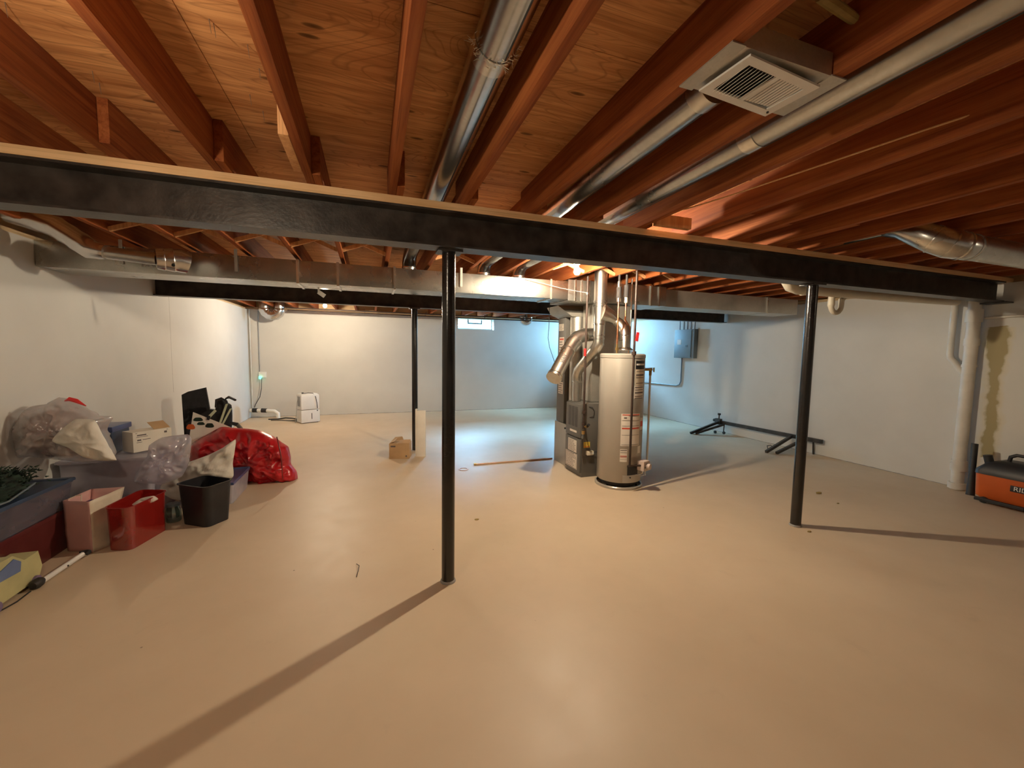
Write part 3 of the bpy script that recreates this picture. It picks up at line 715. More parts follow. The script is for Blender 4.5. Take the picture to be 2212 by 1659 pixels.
curved(t, 'burner_cover', -114, -50, .085, .162, 'heatergrey', off=.006, thick=.006)
g = MB().box((2.755, HY-HR-.095, .225), (2.865, HY-HR-.005, .335), bev=.016, rot=Rz(18)).build('gas_control_valve', 'valve', t)
MB().cyl((2.83, HY-HR-.095, .28), (2.845, HY-HR-.125, .28), .030, n=24).build('dial', 'valve', g)
m = MB().box((2.79, HY-HR-.105, .305), (2.83, HY-HR-.096, .312)).box((2.785, HY-HR-.11, .262), (2.80, HY-HR-.096, .278)); m.build('marking', 'ink', g, merge=False)
m = MB(); m.tube([(2.80, HY-HR-.05, .225), (2.80, HY-HR-.05, .19), (2.785, HY-HR-.01, .165), (2.77, HY-HR+.01, .16)], .006, 10); m.tube([(2.835, HY-HR-.045, .225), (2.84, HY-HR-.05, .17), (2.81, HY-HR-.01, .15)], .005, 10); m.build('burner_tube', 'galv_bright', g, merge=False)
MB().cyl((HX-.02, HY-HR-.001, .14), (HX-.02, HY-HR-.012, .14), .008, n=12).build('screw', 'dark', t)
# relief valve and discharge tube
rv = thing('relief_valve', (HX+HR+.0, HY+.04, 1.31), 'brass relief valve with lever on the right side of the water heater', 'valve')
vx = at(1405, 800, 1, HY).x
MB().cyl((HX+HR+.004, HY, 1.315), (vx+.02, HY, 1.315), .016, n=16).cyl((vx, HY, 1.315), (vx, HY, 1.245), .016, n=16).build('valve_body', 'brass', rv, merge=False)
MB().box((vx-.01, HY-.012, 1.333), (vx+.05, HY+.012, 1.337)).box((vx+.045, HY-.010, 1.285), (vx+.05, HY+.010, 1.337)).build('lever', 'brass', rv, merge=False)
MB().cyl((vx, HY, 1.245), (vx+.005, HY, .12), .012, n=16).build('discharge_tube', 'whitepvc', rv)

# ------------------------------------------------------------------ gas and water lines
def vpipe(name, px, y, z0, z1, r, mat, label, cat='pipe', extra=None, grp=None, pyref=760):
    x = at(px, pyref, 1, y).x
    t = thing(name, (x, y, z0), label, cat, grp)
    MB().cyl((x, y, z0), (x, y, z1), r, n=16).build('pipe_run', mat, t); return t, x
t, gx = vpipe('gas_pipe', 1265, 4.13, .62, 2.352, .0125, 'blackiron', 'dark iron gas pipe dropping in front of the furnace to its shutoff valve')
for z_ in (.80, .66): MB().cyl((gx, 4.13, z_), (gx, 4.13, z_+.03), .023, n=16).build('union', 'blackiron', t)
MB().box((gx-.03, 4.112, 1.46), (gx-.004, 4.116, 1.545)).box((gx-.030, 4.110, 1.475), (gx-.006, 4.1118, 1.53)).build('red_tag', 'redplastic', t, merge=False)
MB().cyl((gx, 4.13, .60), (gx, 4.13, .56), .020, n=16).cyl((gx, 4.13, .655), (gx+.06, 4.13, .645), .014, n=14).cyl((gx+.06, 4.13, .645), (gx+.075, 4.20, .62), .010, n=12).build('valve', 'brass', t, merge=False)
MB().cyl((gx+.045, 4.118, .655), (gx+.045, 4.085, .675), .016, n=14).build('valve_knob', 'blackplastic', t)
MB().tube([(gx, 4.13, .575), (gx+.005, 4.14, .52), (gx+.03, 4.20, .50), (gx+.06, 4.255, .50)], .010, 12).build('connector', 'panelgrey', t)
MB().cyl((gx-.002, 4.13, 2.15), (gx-.002, 4.13, 2.17), .017).build('coupling', 'galv', t)
yg = HY-HR-.065
t, g2 = vpipe('gas_pipe', 1368, yg, .285, 2.352, .0125, 'blackiron', 'dark iron gas pipe running down the front of the water heater', pyref=800)
MB().cyl((g2, yg, 1.48), (g2, yg, 1.52), .024, n=16).build('union', 'blackiron', t)
MB().cyl((g2, yg, .292), (2.765, yg, .285), .011, n=14).cyl((g2-.03, yg, .285), (g2, yg, .285), .006, n=10).build('elbow', 'blackiron', t, merge=False)
MB().box((g2+.005, yg-.018, 1.625), (g2+.04, yg-.014, 1.72), rot=Ry(8)).build('red_tag', 'redplastic', t)
t, cx = vpipe('copper_pipe', 1335, 3.92, 1.60, 2.06, .0105, 'copper', 'copper water pipe into the top of the heater, dark insulation sleeve above', pyref=690)
MB().cyl((cx, 3.92, 1.497), (cx, 3.92, 1.60), .012, n=14).cyl((cx, 3.92, 1.53), (cx, 3.92, 1.56), .02, n=8).build('fitting', 'brass', t, merge=False)
MB().cyl((cx, 3.92, 2.06), (cx, 3.92, 2.10), .024, n=18).cyl((cx, 3.92, 2.22), (cx, 3.92, 2.28), .022, n=18).build('shiny_tape', 'galv_bright', t, merge=False)
MB().cyl((cx, 3.92, 2.10), (cx, 3.92, 2.22), .026, n=18).cyl((cx, 3.92, 2.28), (cx, 3.92, 2.353), .012, n=18).build('insulation', 'insul', t, merge=False)
t, cx = vpipe('copper_pipe', 1352, 3.885, 1.90, 2.08, .0095, 'copper', 'shorter copper pipe right of the insulated one, dark sleeve on top', pyref=660)
MB().cyl((cx, 3.885, 2.11), (cx, 3.885, 2.24), .026, n=18).cyl((cx, 3.885, 2.24), (cx, 3.885, 2.353), .012, n=18).build('insulation', 'insul', t, merge=False)
MB().cyl((cx, 3.885, 2.05), (cx, 3.885, 2.11), .018, n=16).build('fitting', 'cream', t)
MB().tube([(cx, 3.885, 1.905), (cx+.005, 3.90, 1.87), (2.84, 4.06, 1.80), (2.85, 4.07, 1.76), (2.85, 4.07, 1.497)], .0095, 12).build('lower_pipe', 'copper', t)
vpipe('white_pipe', 1363, 4.07, 1.497, 2.352, .010, 'galv_bright', 'thin pale pipe rising from the heater just left of the gas pipe', pyref=680)

# ------------------------------------------------------------------ round branch ducts in the joist bays
def branch(name, x0, y0, x1, y1, label, bands=(), zc=2.462, r=.067, takeoff=True, mat='galv_duct'):
    pts = []
    if takeoff: pts += [Vector((x1, 4.44, 2.316)), Vector((x1, 4.44, 2.35)), Vector((x1, 4.42, 2.40)), Vector((x1, 4.37, 2.435)), Vector((x1, 4.29, zc))]
    else: pts += [Vector((x1, y1, zc))]
    pts += [Vector((x1, 2.6, zc)), Vector((x0, y0, zc))]
    t = thing(name, (x1, 4.4 if takeoff else y1, zc), label, 'duct', 'round branch ducts between joists')
    MB().tube(pts, r, 30).build('pipe_run', mat, t)
    if takeoff:
        for z in (2.322, 2.345): MB().cyl((x1, 4.44, z-.005), (x1, 4.44, z+.005), r+.006, n=30).build('seam_band', 'galv_bright', t)
    for yb in bands:
        f = (yb-2.6)/(y0-2.6); x = x1+(x0-x1)*f
        MB().cyl((x, yb-.035, zc), (x, yb+.035, zc), r+.003, n=30).build('coupling', 'galv_bright', t)
    for a in ((-68,) if takeoff else (-90,)):
        q0 = Vector((math.cos(math.radians(a))*r, 0, math.sin(math.radians(a))*r))
        MB().tube([pts[-1]+q0, pts[-2]+q0], .0028, 6).build('lock_seam', 'dark', t)
    return t
duct_mid = branch('round_duct', .362, -1.2, .392, 4.4, 'round metal duct in the middle joist bay above the camera, frayed tape at its joint', (1.33,))
t_b = branch('round_duct', 1.165, 1.22, 1.19, 4.4, 'round metal duct leading to the white ceiling register', (1.25,))
branch('round_duct', 1.585, -1.2, 1.60, 4.4, 'long round metal duct just right of the white ceiling register', (1.42,))
# frayed tape on the middle duct
rnd = random.Random(3); m = MB()
for i in range(60):
    a = math.radians(rnd.uniform(180, 360)); y = 1.30+rnd.uniform(-.03, .03)
    c = Vector((.377+.071*math.cos(a), y, 2.462+.071*math.sin(a))); d = Vector((math.cos(a)*.3+rnd.uniform(-.8, .8), rnd.uniform(-1, .3), math.sin(a)*.25)).normalized()
    m.cyl(c, c+d*rnd.uniform(.008, .026), .0015, .0004, n=4)
m.build('frayed_tape', 'cream', duct_mid, merge=False)

# ceiling register in its sheet-metal box
t = thing('ceiling_register', (1.165, 1.02, 2.33), 'square white louvred register under a sheet metal box between two joists', 'register')
R7 = Rz(5); pv = (1.166, 1.032, 2.34)
MB().box((.985, .93, 2.352), (1.340, 1.125, 2.42), bev=.002).build('boot_box', 'galv_dull', t)
MB().box((.942, .925, 2.3495), (.992, 1.13, 2.3535)).build('mounting_flange', 'galv_dull', t); MB().box((1.335, .925, 2.3495), (1.400, 1.13, 2.3535)).build('mounting_flange', 'galv_dull', t)
m = MB(); fx0, fx1, fy0, fy1 = 1.006, 1.326, .944, 1.120
lx0, lx1, ly0, ly1 = 1.038, 1.292, .972, 1.092
for a, b in (((fx0, fy0), (fx1, ly0)), ((fx0, ly1), (fx1, fy1)), ((fx0, ly0), (lx0, ly1)), ((lx1, ly0), (fx1, ly1)), ((1.160, ly0), (1.175, ly1))):
    m.box((a[0], a[1], 2.334), (b[0], b[1], 2.340), rot=R7, pivot=pv)
pl = m.build('face_plate', 'whiteplastic', t, merge=False)
m = MB()
n = 9
for half_, (a, b), tilt in ((0, (lx0, 1.160), -42), (1, (1.175, lx1), 4)):
    for i in range(n):
        x = a+(b-a)*(i+.5)/n
        bx = MB(); m.box((x-.0062, ly0, 2.3385), (x+.0062, ly1, 2.3395), rot=R7 @ Ry(tilt), pivot=(x, 1.02, 2.338)) if False else m.box((x-(.0060, .0046)[half_], ly0, 2.3370), (x+(.0060, .0046)[half_], ly1, 2.3382), rot=Ry(tilt))
        bx.bm.free()
m.build('louvre', 'whiteplastic', pl, merge=False)
MB().box((lx0, ly0, 2.345), (lx1, ly1, 2.350)).build('dark_backing', 'dark', pl)  # solid dark sheet in place of the unlit hollow behind the louvres
MB().cyl((1.30, 1.11, 2.334), (1.30, 1.11, 2.330), .004, n=10).build('screw', 'dark', pl)
# curved yellowish strip hanging in the bay beyond the register
tag(MB().tube([at(1770, -8, 2, 2.49), at(1800, 10, 2, 2.485), at(1840, 38, 2, 2.48), at(1885, 64, 2, 2.475)], .012, 8, radii=[.013, .015, .014, .003]).build('curved_strip', 'yellowwood'),
    'yellowish curved strip hanging in the dark joist bay above the register', 'strip')
# thin cable stapled along a joist
tag(MB().tube([at(1450, 452, 2, 2.40), at(1480, 452, 2, 2.41), at(1530, 437, 2, 2.415), at(1600, 415, 2, 2.42), at(1800, 348, 2, 2.42), at(2000, 280, 2, 2.42), at(2300, 182, 2, 2.42)], .004, 8).build('cable', 'plate'),
    'thin tan cable running along the joists right of the register', 'cable')

# large round pipe hung across the joists at right
t = thing('large_round_duct', (4.9, 1.84, 2.22), 'large shiny round duct under the joists at the right edge, elbow at left end', 'duct')
yb, zb, rb = 1.68, 2.256, .084
MB().cyl((3.84, yb, zb), (6.36, yb, zb), rb, n=40).build('pipe_run', 'galv', t)
m = MB(); ctr = [Vector((3.84, yb, zb)), Vector((3.78, yb+.005, zb+.003)), Vector((3.71, yb+.03, zb+.015)), Vector((3.65, yb+.08, zb+.05)), Vector((3.615, yb+.15, zb+.10)), Vector((3.60, yb+.24, zb+.16)), Vector((3.60, yb+.33, zb+.195))]
m.tube(ctr, rb, 40, radii=[rb*1.02, rb*1.06, rb*1.10, rb*1.06, rb*.98, rb*.86, .070]); m.build('elbow', 'galv_bright', t)
for i in (1, 2, 3): 
    d = (ctr[i+1]-ctr[i]).normalized()*.004; MB().cyl(ctr[i]-d, ctr[i]+d, rb*1.13, n=40).build('seam_band', 'galv_bright', t)
MB().cyl((3.86, yb, zb), (3.875, yb, zb), rb+.004, n=40).build('seam_band', 'galv_bright', t)
branch('round_duct', 3.60, 2.02, 3.60, 4.4, 'round duct in the joist bay behind the large elbow at right', (), takeoff=False)
branch('round_duct', 4.80, -.6, 4.80, 4.3, 'round duct in a joist bay above the large pipe at right edge', (), takeoff=False)

# adjustable elbow duct in front of the trunk at left
P = [at(60, 470, 1, 3.9), at(120, 490, 1, 3.9), at(160, 515, 1, 3.9), at(195, 538, 1, 3.9), at(228, 545, 1, 3.9)]
t = thing('elbow_duct', P[2], 'crinkled metal elbow duct dropping from a joist bay in front of the left trunk', 'duct')
pts = [P[0]+Vector((-.1, 0, .02))]
for a_, b_ in zip(P, P[1:]): pts += [a_, a_.lerp(b_, .33), a_.lerp(b_, .66)]
pts.append(P[-1])
MB().tube(pts, .07, 26, radii=[.066]+[(.072+.004*(i % 2))*(1 if i < 9 else .92-.07*(i-9)) for i in range(len(pts)-1)]).build('elbow', 'foil', t)
MB().tube([at(226, 545, 1, 3.92), at(338, 560, 1, 3.96)], .046, 26).build('straight_run', 'galv', t)
e0, e1 = at(334, 559, 1, 3.97), at(388, 563, 1, 4.03); ed = (e1-e0)
ps = [e0, e0+ed*.06, e0+ed*.35, e0+ed*.40, e0+ed*.75, e0+ed*.80, e1, e1+Vector((.045, .03, -.01))]
MB().tube(ps, .08, 34, radii=[.050, .078, .086, .082, .092, .088, .090, .084]).build('end_elbow', 'foil', t)
hc = e0.lerp(e1, .8); MB().cyl(hc+Vector((.02, -.080, -.050)), hc+Vector((.02, -.088, -.055)), .011, n=14).build('hole_plug', 'dark', t)

# foil elbows near the far wall
for (px, py, yy, lab) in ((588, 678, 9.78, 'crinkled foil duct elbow under the joists in the far left corner'), (1136, 697, 9.78, 'crinkled foil duct elbow under the joists right of the far window')):
    c = at(px, py, 1, yy); c.z += .0
    t = thing('foil_elbow', c, lab, 'duct', 'foil duct elbows at the far wall')
    m = MB(); pts = arc((c.x, yy, c.z+.11), .14, 180, 360, (1, 0, 0), (0, 0, 1), 14)
    if px > 1000: pts = arc((c.x, yy, c.z+.09), .085, 180, 360, (1, 0, 0), (0, 0, 1), 14)
    rr = [(.105 if px < 1000 else .085)*(1+(.05 if i % 2 else -.03)) for i in range(15)]
    m.tube(pts, .1, 24, radii=rr); m.build('elbow', 'foil', t)
    MB().cyl((pts[-1].x, yy, pts[-1].z), (pts[-1].x, yy, ZS-.01), rr[-1]*.95, n=24).cyl((pts[0].x, yy, pts[0].z), (pts[0].x, yy, ZS-.01), rr[0]*.95, n=24).build('riser', 'galv', t, merge=False)
# black gas lines along the far end
for z, y in ((2.275, 9.55), (2.305, 9.35)):
    m = MB().cyl((-1.6, y, z), (5.6, y, z-.01), .014, n=12)
    for x in (-.1, 1.2, 2.6, 3.6, 4.6): m.box((x-.004, y-.018, z-.02), (x+.004, y+.018, ZJ-.001))
    tag(m.build('black_pipe', 'blackiron', merge=False), 'black iron pipe strapped under the joists along the far wall, %s' % ('lower and nearer the wall' if z < 2.29 else 'upper one'), 'pipe', 'black pipes along the far wall')
# hanging cable beside the furnace and little bracket on the trunk
c0, c1, c2, c3 = at(1187, 650, 1, 5.0), at(1186, 700, 1, 5.0), at(1187, 750, 1, 5.0), at(1200, 788, 1, 5.0)
tag(MB().tube([c0, c1, at(1184, 730, 1, 5.0), c2, c3], .004, 8).build('hanging_cable', 'dark'), 'thin cable hanging from the duct left of the furnace', 'cable')
tag(MB().box(at(686, 620, 1, 4.24), at(690, 632, 1, 4.24)+Vector((0, .01, 0))).box(at(686, 630, 1, 4.24), at(703, 640, 1, 4.24)+Vector((0, .01, 0)), rot=Ry(35)).build('metal_clip', 'galv_dull', merge=False), 'bent metal clip hanging under the trunk duct above the far bulb', 'clip')
# thin wires slung across trunk to flue
tag(MB().tube([(1.6, 4.235, 2.285), (1.8, 4.20, 2.25), (2.0, 4.18, 2.21), (2.2, 4.14, 2.18), (gx-.02, 4.10, 2.165)], .003, 6).build('thin_wire', 'greyplastic'), 'thin wire slung across the bright end of the trunk duct to the gas pipe', 'wire')

# ------------------------------------------------------------------ helper for soft bags traced as outlines with real thickness
def pillow(name, pix, y, front, back, mat, parent=None, seed=0, wrinkle=.02, fr=9, n=72, rings=12, skew=0.0, floor=.002, yfn=None, loc=None):
    """closed crumpled bag: its outline lies at depth y, it bulges towards and away from the room"""
    P3 = [at(px, py, 1, yfn(px) if yfn else y) for px, py in pix]
    # resample the outline smoothly (Catmull-Rom)
    m = len(P3); out = []
    for i in range(n):
        f = i*m/n; k = int(f); u = f-k
        a, b, c, d = P3[(k-1) % m], P3[k], P3[(k+1) % m], P3[(k+2) % m]
        cr_ = .5*((2*b)+(c-a)*u+(2*a-5*b+4*c-d)*u*u+(3*b-a-3*c+d)*u**3)
        out.append(b.lerp(c, u)*.55+cr_*.45)
    cen = sum(out, Vector())/n; M = MB(); bm = M.bm
    def pt(p, t, s_):
        q = cen.lerp(p, t); h = (1-t**2.2)
        w_ = noise.noise(q*fr+Vector((seed*5, seed, s_)))*wrinkle*2 + (1-abs(noise.noise(q*fr*1.8+Vector((seed, s_*3, 1))))*2.4)*wrinkle
        q = q + Vector((0, 1, 0))*((-front if s_ < 0 else back)*math.sqrt(max(0, h)) + w_*min(1, (1-t)*5)*(-1 if s_ < 0 else 1))
        if q.z < floor: q.z = floor
        return q
    ring0 = [bm.verts.new(pt(p, 1, 1)) for p in out]
    for s_ in (-1, 1):
        prev = ring0
        for r in range(1, rings):
            t = 1-r/rings; cur = [bm.verts.new(pt(p, t, s_)) for p in out]
            for j in range(n): bm.faces.new((prev[j], prev[(j+1) % n], cur[(j+1) % n], cur[j]))
            prev = cur
        c = bm.verts.new(pt(cen, 0, s_))
        for j in range(n): bm.faces.new((prev[j], prev[(j+1) % n], c))
    return M.build(name, mat, parent, angle=70, merge=False, loc=loc)
def openbin(name, base, top, z0, z1, mat, parent, wall=.004, rim=.008, rnd=.02, lip=True, nseg=5):
    """tapered open container from two corner rings with rounded corners"""
    def rr(c4, z, rad):
        c4 = [Vector((p[0], p[1], z)) for p in c4]; out = []
        for i in range(4):
            p, a, b = c4[i], c4[i-1], c4[(i+1) % 4]
            u = (a-p).normalized()*rad; v = (b-p).normalized()*rad
            for k in range(nseg+1):
                t = k/nseg; out.append(p+u*(1-t)**2+v*t**2)
        return out
    cen_b = sum((Vector((p[0], p[1], z0)) for p in base), Vector())/4; cen_t = sum((Vector((p[0], p[1], z1)) for p in top), Vector())/4
    B, T = rr(base, z0, rnd), rr(top, z1, rnd*1.2)
    def grow(R, c, d): return [p+(p-c).normalized()*d for p in R]
    def setz(R, z): return [Vector((p.x, p.y, z)) for p in R]
    rings = [B] + [[b.lerp(t, f) for b, t in zip(B, T)] for f in (.33, .66)] + [T]
    if lip: rings += [setz(grow(T, cen_t, rim), z1), setz(grow(T, cen_t, rim), z1+.006), setz(T, z1+.006)]
    inner = [setz(grow(T, cen_t, -wall), z1+(.006 if lip else 0)), setz(grow(B, cen_b, -wall), z0+wall)]
    return MB().loft(rings+inner).build(name, mat, parent, angle=40)
def lidded(name, base, z0, z1, label, cat, body, lid, grp=None, lidh=.03, over=.012, contents=()):
    c = sum((Vector((p[0], p[1], z0)) for p in base), Vector())/4
    t = thing(name, c, label, cat, grp)
    small = [tuple(c.lerp(Vector((p[0], p[1], z0)), .93))[:2] for p in base]
    for i, (mt, hh, sd) in enumerate(contents):
        sm2 = [c.lerp(Vector((p[0], p[1], z0)), .80) for p in base]
        cc = sum(sm2, Vector())/4; ex = max(abs(p.x-cc.x) for p in sm2)*.92; ey = max(abs(p.y-cc.y) for p in sm2)*.92
        MB().blob((cc.x, cc.y, z0+(z1-z0)*hh*.5+.01), (ex, ey, (z1-z0)*hh*.5), sd, .12, 3, .08, power=.6).build('contents', mt, t, angle=80)
    openbin('tub', small, base, z0, z1-lidh, body, t, rnd=.03)
    big = [c+(Vector((p[0], p[1], z0))-c)*(1+over/ (Vector((p[0], p[1], z0))-c).length) for p in base]
    m = MB(); 
    def ring(k, z): return [Vector((c.x+(p.x-c.x)*k, c.y+(p.y-c.y)*k, z)) for p in big]
    m.loft([ring(1, z1-lidh+.007), ring(1, z1-.008), ring(.985, z1), ring(.92, z1), ring(.90, z1-.010), ring(.02, z1-.010)]); m.build('lid', lid, t, angle=30)
    return t
def rect(x0, y0, x1, y1): return [(x0, y0), (x1, y0), (x1, y1), (x0, y1)]

# ------------------------------------------------------------------ clutter along the left wall
TX = -2.125
lidded('storage_tote', rect(-2.425, 2.92, TX, 3.92), .001, .300, 'dark red tinted storage tote on the floor, bottom of the stack by the left wall', 'storage tote', 'totedarkred', 'totedarkred', contents=(('darkred', .7, 1),))
lidded('storage_tote', rect(-2.425, 2.92, TX, 3.93), .301, .505, 'grey see-through storage tote stacked on the dark red one', 'storage tote', 'toteclear', 'bluedark', contents=(('cloth_grey', .75, 2),))
# garland
rnd = random.Random(11); m = MB()
for i in range(900):
    a = rnd.uniform(0, 1); c = Vector((-2.25+rnd.gauss(0, .055), 2.95+.70*a, .56+rnd.uniform(0, .17)*(1-.6*abs(a-.4))))
    d = Vector((rnd.uniform(-1, 1), rnd.uniform(-1, 1), rnd.uniform(-.4, 1))).normalized()
    c.x = max(c.x, -2.40)
    m.cyl(c, c+d*rnd.uniform(.02, .04), .007, .001, n=3)
t = thing('evergreen_garland', (-2.25, 3.4, .505), 'dark green artificial garland heaped on the grey tote', 'garland')
m.build('needles', 'green', t, merge=False)
m = MB()
m.blob((-2.27, 3.30, .572), (.12, .33, .10), 4, .32, 7, .35, nu=70, nv=34, floor=.507); m.build('core', 'green', t, angle=30)
MB().tube([(-2.14, 3.15, .53), (-2.13, 3.35, .525), (-2.15, 3.60, .565)], .006, 8).build('pale_cord', 'panelgrey', t)
# big clear bag, contents, white sack
t = thing('plastic_bag', (-2.2, 3.95, .51), 'large clear plastic bag with a red drawstring, bulging on top of the tote pile', 'bag')
pillow('contents', [(60, 905), (110, 885), (165, 893), (200, 925), (195, 975), (150, 985), (95, 985), (55, 950)], 4.0, .14, .14, 'cloth_mauve', t, 3, .03, 7)
pillow('bag_film', [(36, 925), (62, 880), (105, 872), (128, 858), (165, 872), (205, 898), (238, 902), (226, 930), (248, 985), (200, 998), (140, 992), (80, 985), (48, 985)], 4.0, .19, .18, 'bagclear', t, 5, .022, 12, n=96, rings=16)
MB().tube([at(140, 866, 1, 3.88), at(150, 862, 1, 3.87), at(165, 866, 1, 3.87), at(186, 877, 1, 3.86)], .01, 8, radii=[.004, .014, .016, .003]).build('drawstring', 'redplastic', t)
pillow('white_sack', [(112, 952), (135, 925), (165, 905), (205, 908), (222, 940), (236, 968), (252, 994), (215, 995), (185, 988), (150, 968)], 3.76, .05, .03, 'cloth_white', None, 6, .012, 9, n=80)
tag(bpy.data.objects['white_sack'], 'white plastic sack lying on the right of the large clear bag', 'bag')
# clear tote with pale lid, and what stands on it
B2 = rect(-2.40, 4.25, -1.79, 4.94)
lidded('storage_tote', B2, .001, .555, 'milky clear storage tote with grey lid, under the small white carton', 'storage tote', 'totelite', 'totelite', contents=(('cloth_white', .6, 4),))
b = MB().box((-2.14, 4.02, .37), (-1.98, 4.19, .50), bev=.01)
t = thing('blue_box', (-2.24, 4.58, .556), 'small dark blue fabric box behind the clear bag on the tote', 'box')
MB().box((-2.36, 4.44, .557), (-2.13, 4.72, .745), bev=.008).build('box_body', 'bluedark', t)
MB().box((-2.375, 4.425, .7455), (-2.115, 4.735, .795), bev=.012).build('box_flap', 'bluelid', t)
b.bm.free()
def rotbox(mb, c, sx, sy, z0, z1, deg, bev=0, ox=0, oy=0):
    mb.box((c[0]-sx/2+ox, c[1]-sy/2+oy, z0), (c[0]+sx/2+ox, c[1]+sy/2+oy, z1), bev=bev, rot=Rz(deg), pivot=(c[0], c[1], 0)); return mb
WB = (-1.945, 4.60); t = thing('white_carton', (WB[0], WB[1], .556), 'small white printed carton with an open flap standing on the clear tote', 'box')
cb = rotbox(MB(), WB, .30, .16, .556, .735, 50, .003).build('carton_body', 'cardboardw', t)
q = Rz(50); u_, n_ = q @ Vector((1, 0, 0)), q @ Vector((0, -1, 0)); c_ = Vector((WB[0], WB[1], 0))+n_*.0803
m = MB(); rnd = random.Random(5)
for i, (a, z, L, h) in enumerate([(-.12, .700, .07, .010), (-.125, .688, .085, .004), (-.12, .655, .03, .012), (-.08, .660, .06, .005), (-.125, .640, .04, .004), (.09, .695, .022, .018), (-.13, .722, .012, .004), (.11, .722, .012, .004)]):
    p0 = c_+u_*a+Vector((0, 0, z)); m.poly([p0, p0+u_*L, p0+u_*L+Vector((0, 0, h)), p0+Vector((0, 0, h))], n_*.0008)
m.build('printing', 'ink', cb, merge=False)
m = MB(); p0 = c_-n_*.02+u_*.02+Vector((0, 0, .737)); m.poly([p0, p0+u_*.13, p0+u_*.13-n_*.10+Vector((0, 0, .055)), p0-n_*.10+Vector((0, 0, .055))], (0, 0, .002)); m.build('flap', 'cardboard', t)
pillow('plastic_film', [(322, 962), (350, 945), (405, 938), (414, 950), (408, 1000), (392, 1030), (350, 1046), (290, 1040), (300, 1010), (318, 985)], 4.17, .05, .02, 'film', None, 8, .02, 10, n=80)
tag(bpy.data.objects['plastic_film'], 'crumpled translucent plastic film draped over the front of the clear tote', 'plastic film')
# black open case, black carry bag, board-game box
t = thing('black_case', at(420, 905, 1, 5.75), 'open black case leaning up behind the red bag near the left wall', 'case')
a_ = [at(x, y, 1, 5.95+.002*(x-392)) for x, y in ((392, 853), (406, 846), (444, 837), (453, 886), (470, 940), (398, 940))]
MB().poly(a_, (0, .03, 0)).build('case_lid', 'blackcloth', t)
a_ = [at(x, y, 1, 5.88) for x, y in ((402, 915), (452, 884), (470, 886), (478, 960), (404, 960))]
MB().poly(a_, (0, .06, 0)).build('case_base', 'blackplastic', t)
MB().box((-2.3, 5.87, .001), (-1.72, 6.25, .30), bev=.01).build('lower_case', 'blackcloth', t)
t = thing('carry_bag', at(482, 915, 1, 5.65), 'black carry bag with looped handle and pale straps behind the red bag', 'bag')
pillow('bag_body', [(466, 878), (470, 864), (482, 862), (492, 870), (500, 875), (502, 900), (500, 925), (470, 930), (464, 905)], 5.82, .07, .08, 'blackcloth', t, 9, .008, 8)
MB().tube([at(466, 880, 1, 5.72), at(467, 864, 1, 5.72), at(478, 860, 1, 5.72), at(489, 866, 1, 5.72), at(491, 872, 1, 5.72)], .011, 10).build('handle', 'blackplastic', t)
MB().tube([at(486, 868, 1, 5.72), at(488, 861, 1, 5.72), at(495, 858, 1, 5.72), at(508, 864, 1, 5.48)], .012, 10, radii=[.008, .009, .014, .013]).build('grip', 'rubber', t)
for A_, B_ in (((490, 872), (474, 918)), ((499, 882), (480, 918))):
    p, q_ = at(*A_, 1, 5.72), at(*B_, 1, 5.71); w_ = Vector((.014, 0, .006))
    MB().poly([p-w_, p+w_, q_+w_, q_-w_], (0, .004, 0)).build('strap', 'palegreen', t)
MB().tube([at(500, 914, 1, 5.6), at(512, 917, 1, 5.55), at(520, 925, 1, 5.72), at(524, 935, 1, 5.72)], .018, 10).build('hose', 'blackplastic', t)
t = thing('picture_box', at(440, 930, 1, 5.40), 'white picture box with green and orange prints tilted beside the black case', 'box')
c4 = [at(*p, 1, 5.54) for p in ((393, 946), (417, 890), (497, 922), (480, 958))]
c4[0].z = c4[3].z = .03
bx = MB().poly(c4, (.0, .05, -.02)).build('box_panel', 'whiteboard', t)
def spot(px, py, rx, ry, mat, nm, par, yy=5.538):
    m = MB(); pts = [at(px+rx*math.cos(a)*(1+.15*math.sin(3*a)), py+ry*math.sin(a)*(1+.2*math.cos(2*a)), 1, yy) for a in [2*PI*i/18 for i in range(18)]]
    m.poly(pts, (0, -.0012, 0)); return m.build(nm, mat, par)
spot(412, 922, 9, 7, 'orange', 'orange_print', bx); spot(428, 906, 10, 5, 'green', 'green_print', bx); spot(434, 915, 8, 4, 'green', 'green_print', bx); spot(453, 919, 9, 6, 'green', 'green_print', bx)
MB().poly([at(*p, 1, 5.532) for p in ((446, 906), (449, 897), (455, 899), (452, 908))], (0, -.004, 0)).build('buckle', 'blackplastic', bx)
MB().poly([at(*p, 1, 5.534) for p in ((450, 898), (464, 884), (468, 888), (455, 902))], (0, -.003, 0)).build('green_strap', 'palegreen', bx)
# red bag
RY = lambda px: 5.38 if px < 480 else 5.38-(px-480)*.0014
t = thing('red_bag', at(560, 1040, 2, 0), 'large glossy red storage bag slumped on the floor by the clutter', 'bag')
pillow('bag_body', [(410, 965), (425, 950), (455, 934), (478, 922), (505, 924), (535, 926), (562, 930), (590, 942), (610, 956), (623, 965), (628, 985), (629, 1002), (641, 1018), (643, 1035), (632, 1045), (605, 1050), (585, 1054), (565, 1046), (545, 1040), (480, 1060), (430, 1060), (412, 1010)],
       5.3, .20, .12, 'vinyl_red', t, 12, .036, 8, n=120, rings=20, yfn=RY)
m = MB(); zp = [at(598, 944, 1, 5.05), at(602, 960, 1, 4.97), at(607, 985, 1, 4.95), at(609, 1010, 1, 4.96), at(611, 1035, 1, 4.97)]
m.tube(zp, .006, 8); m.build('zip', 'darkred', t)
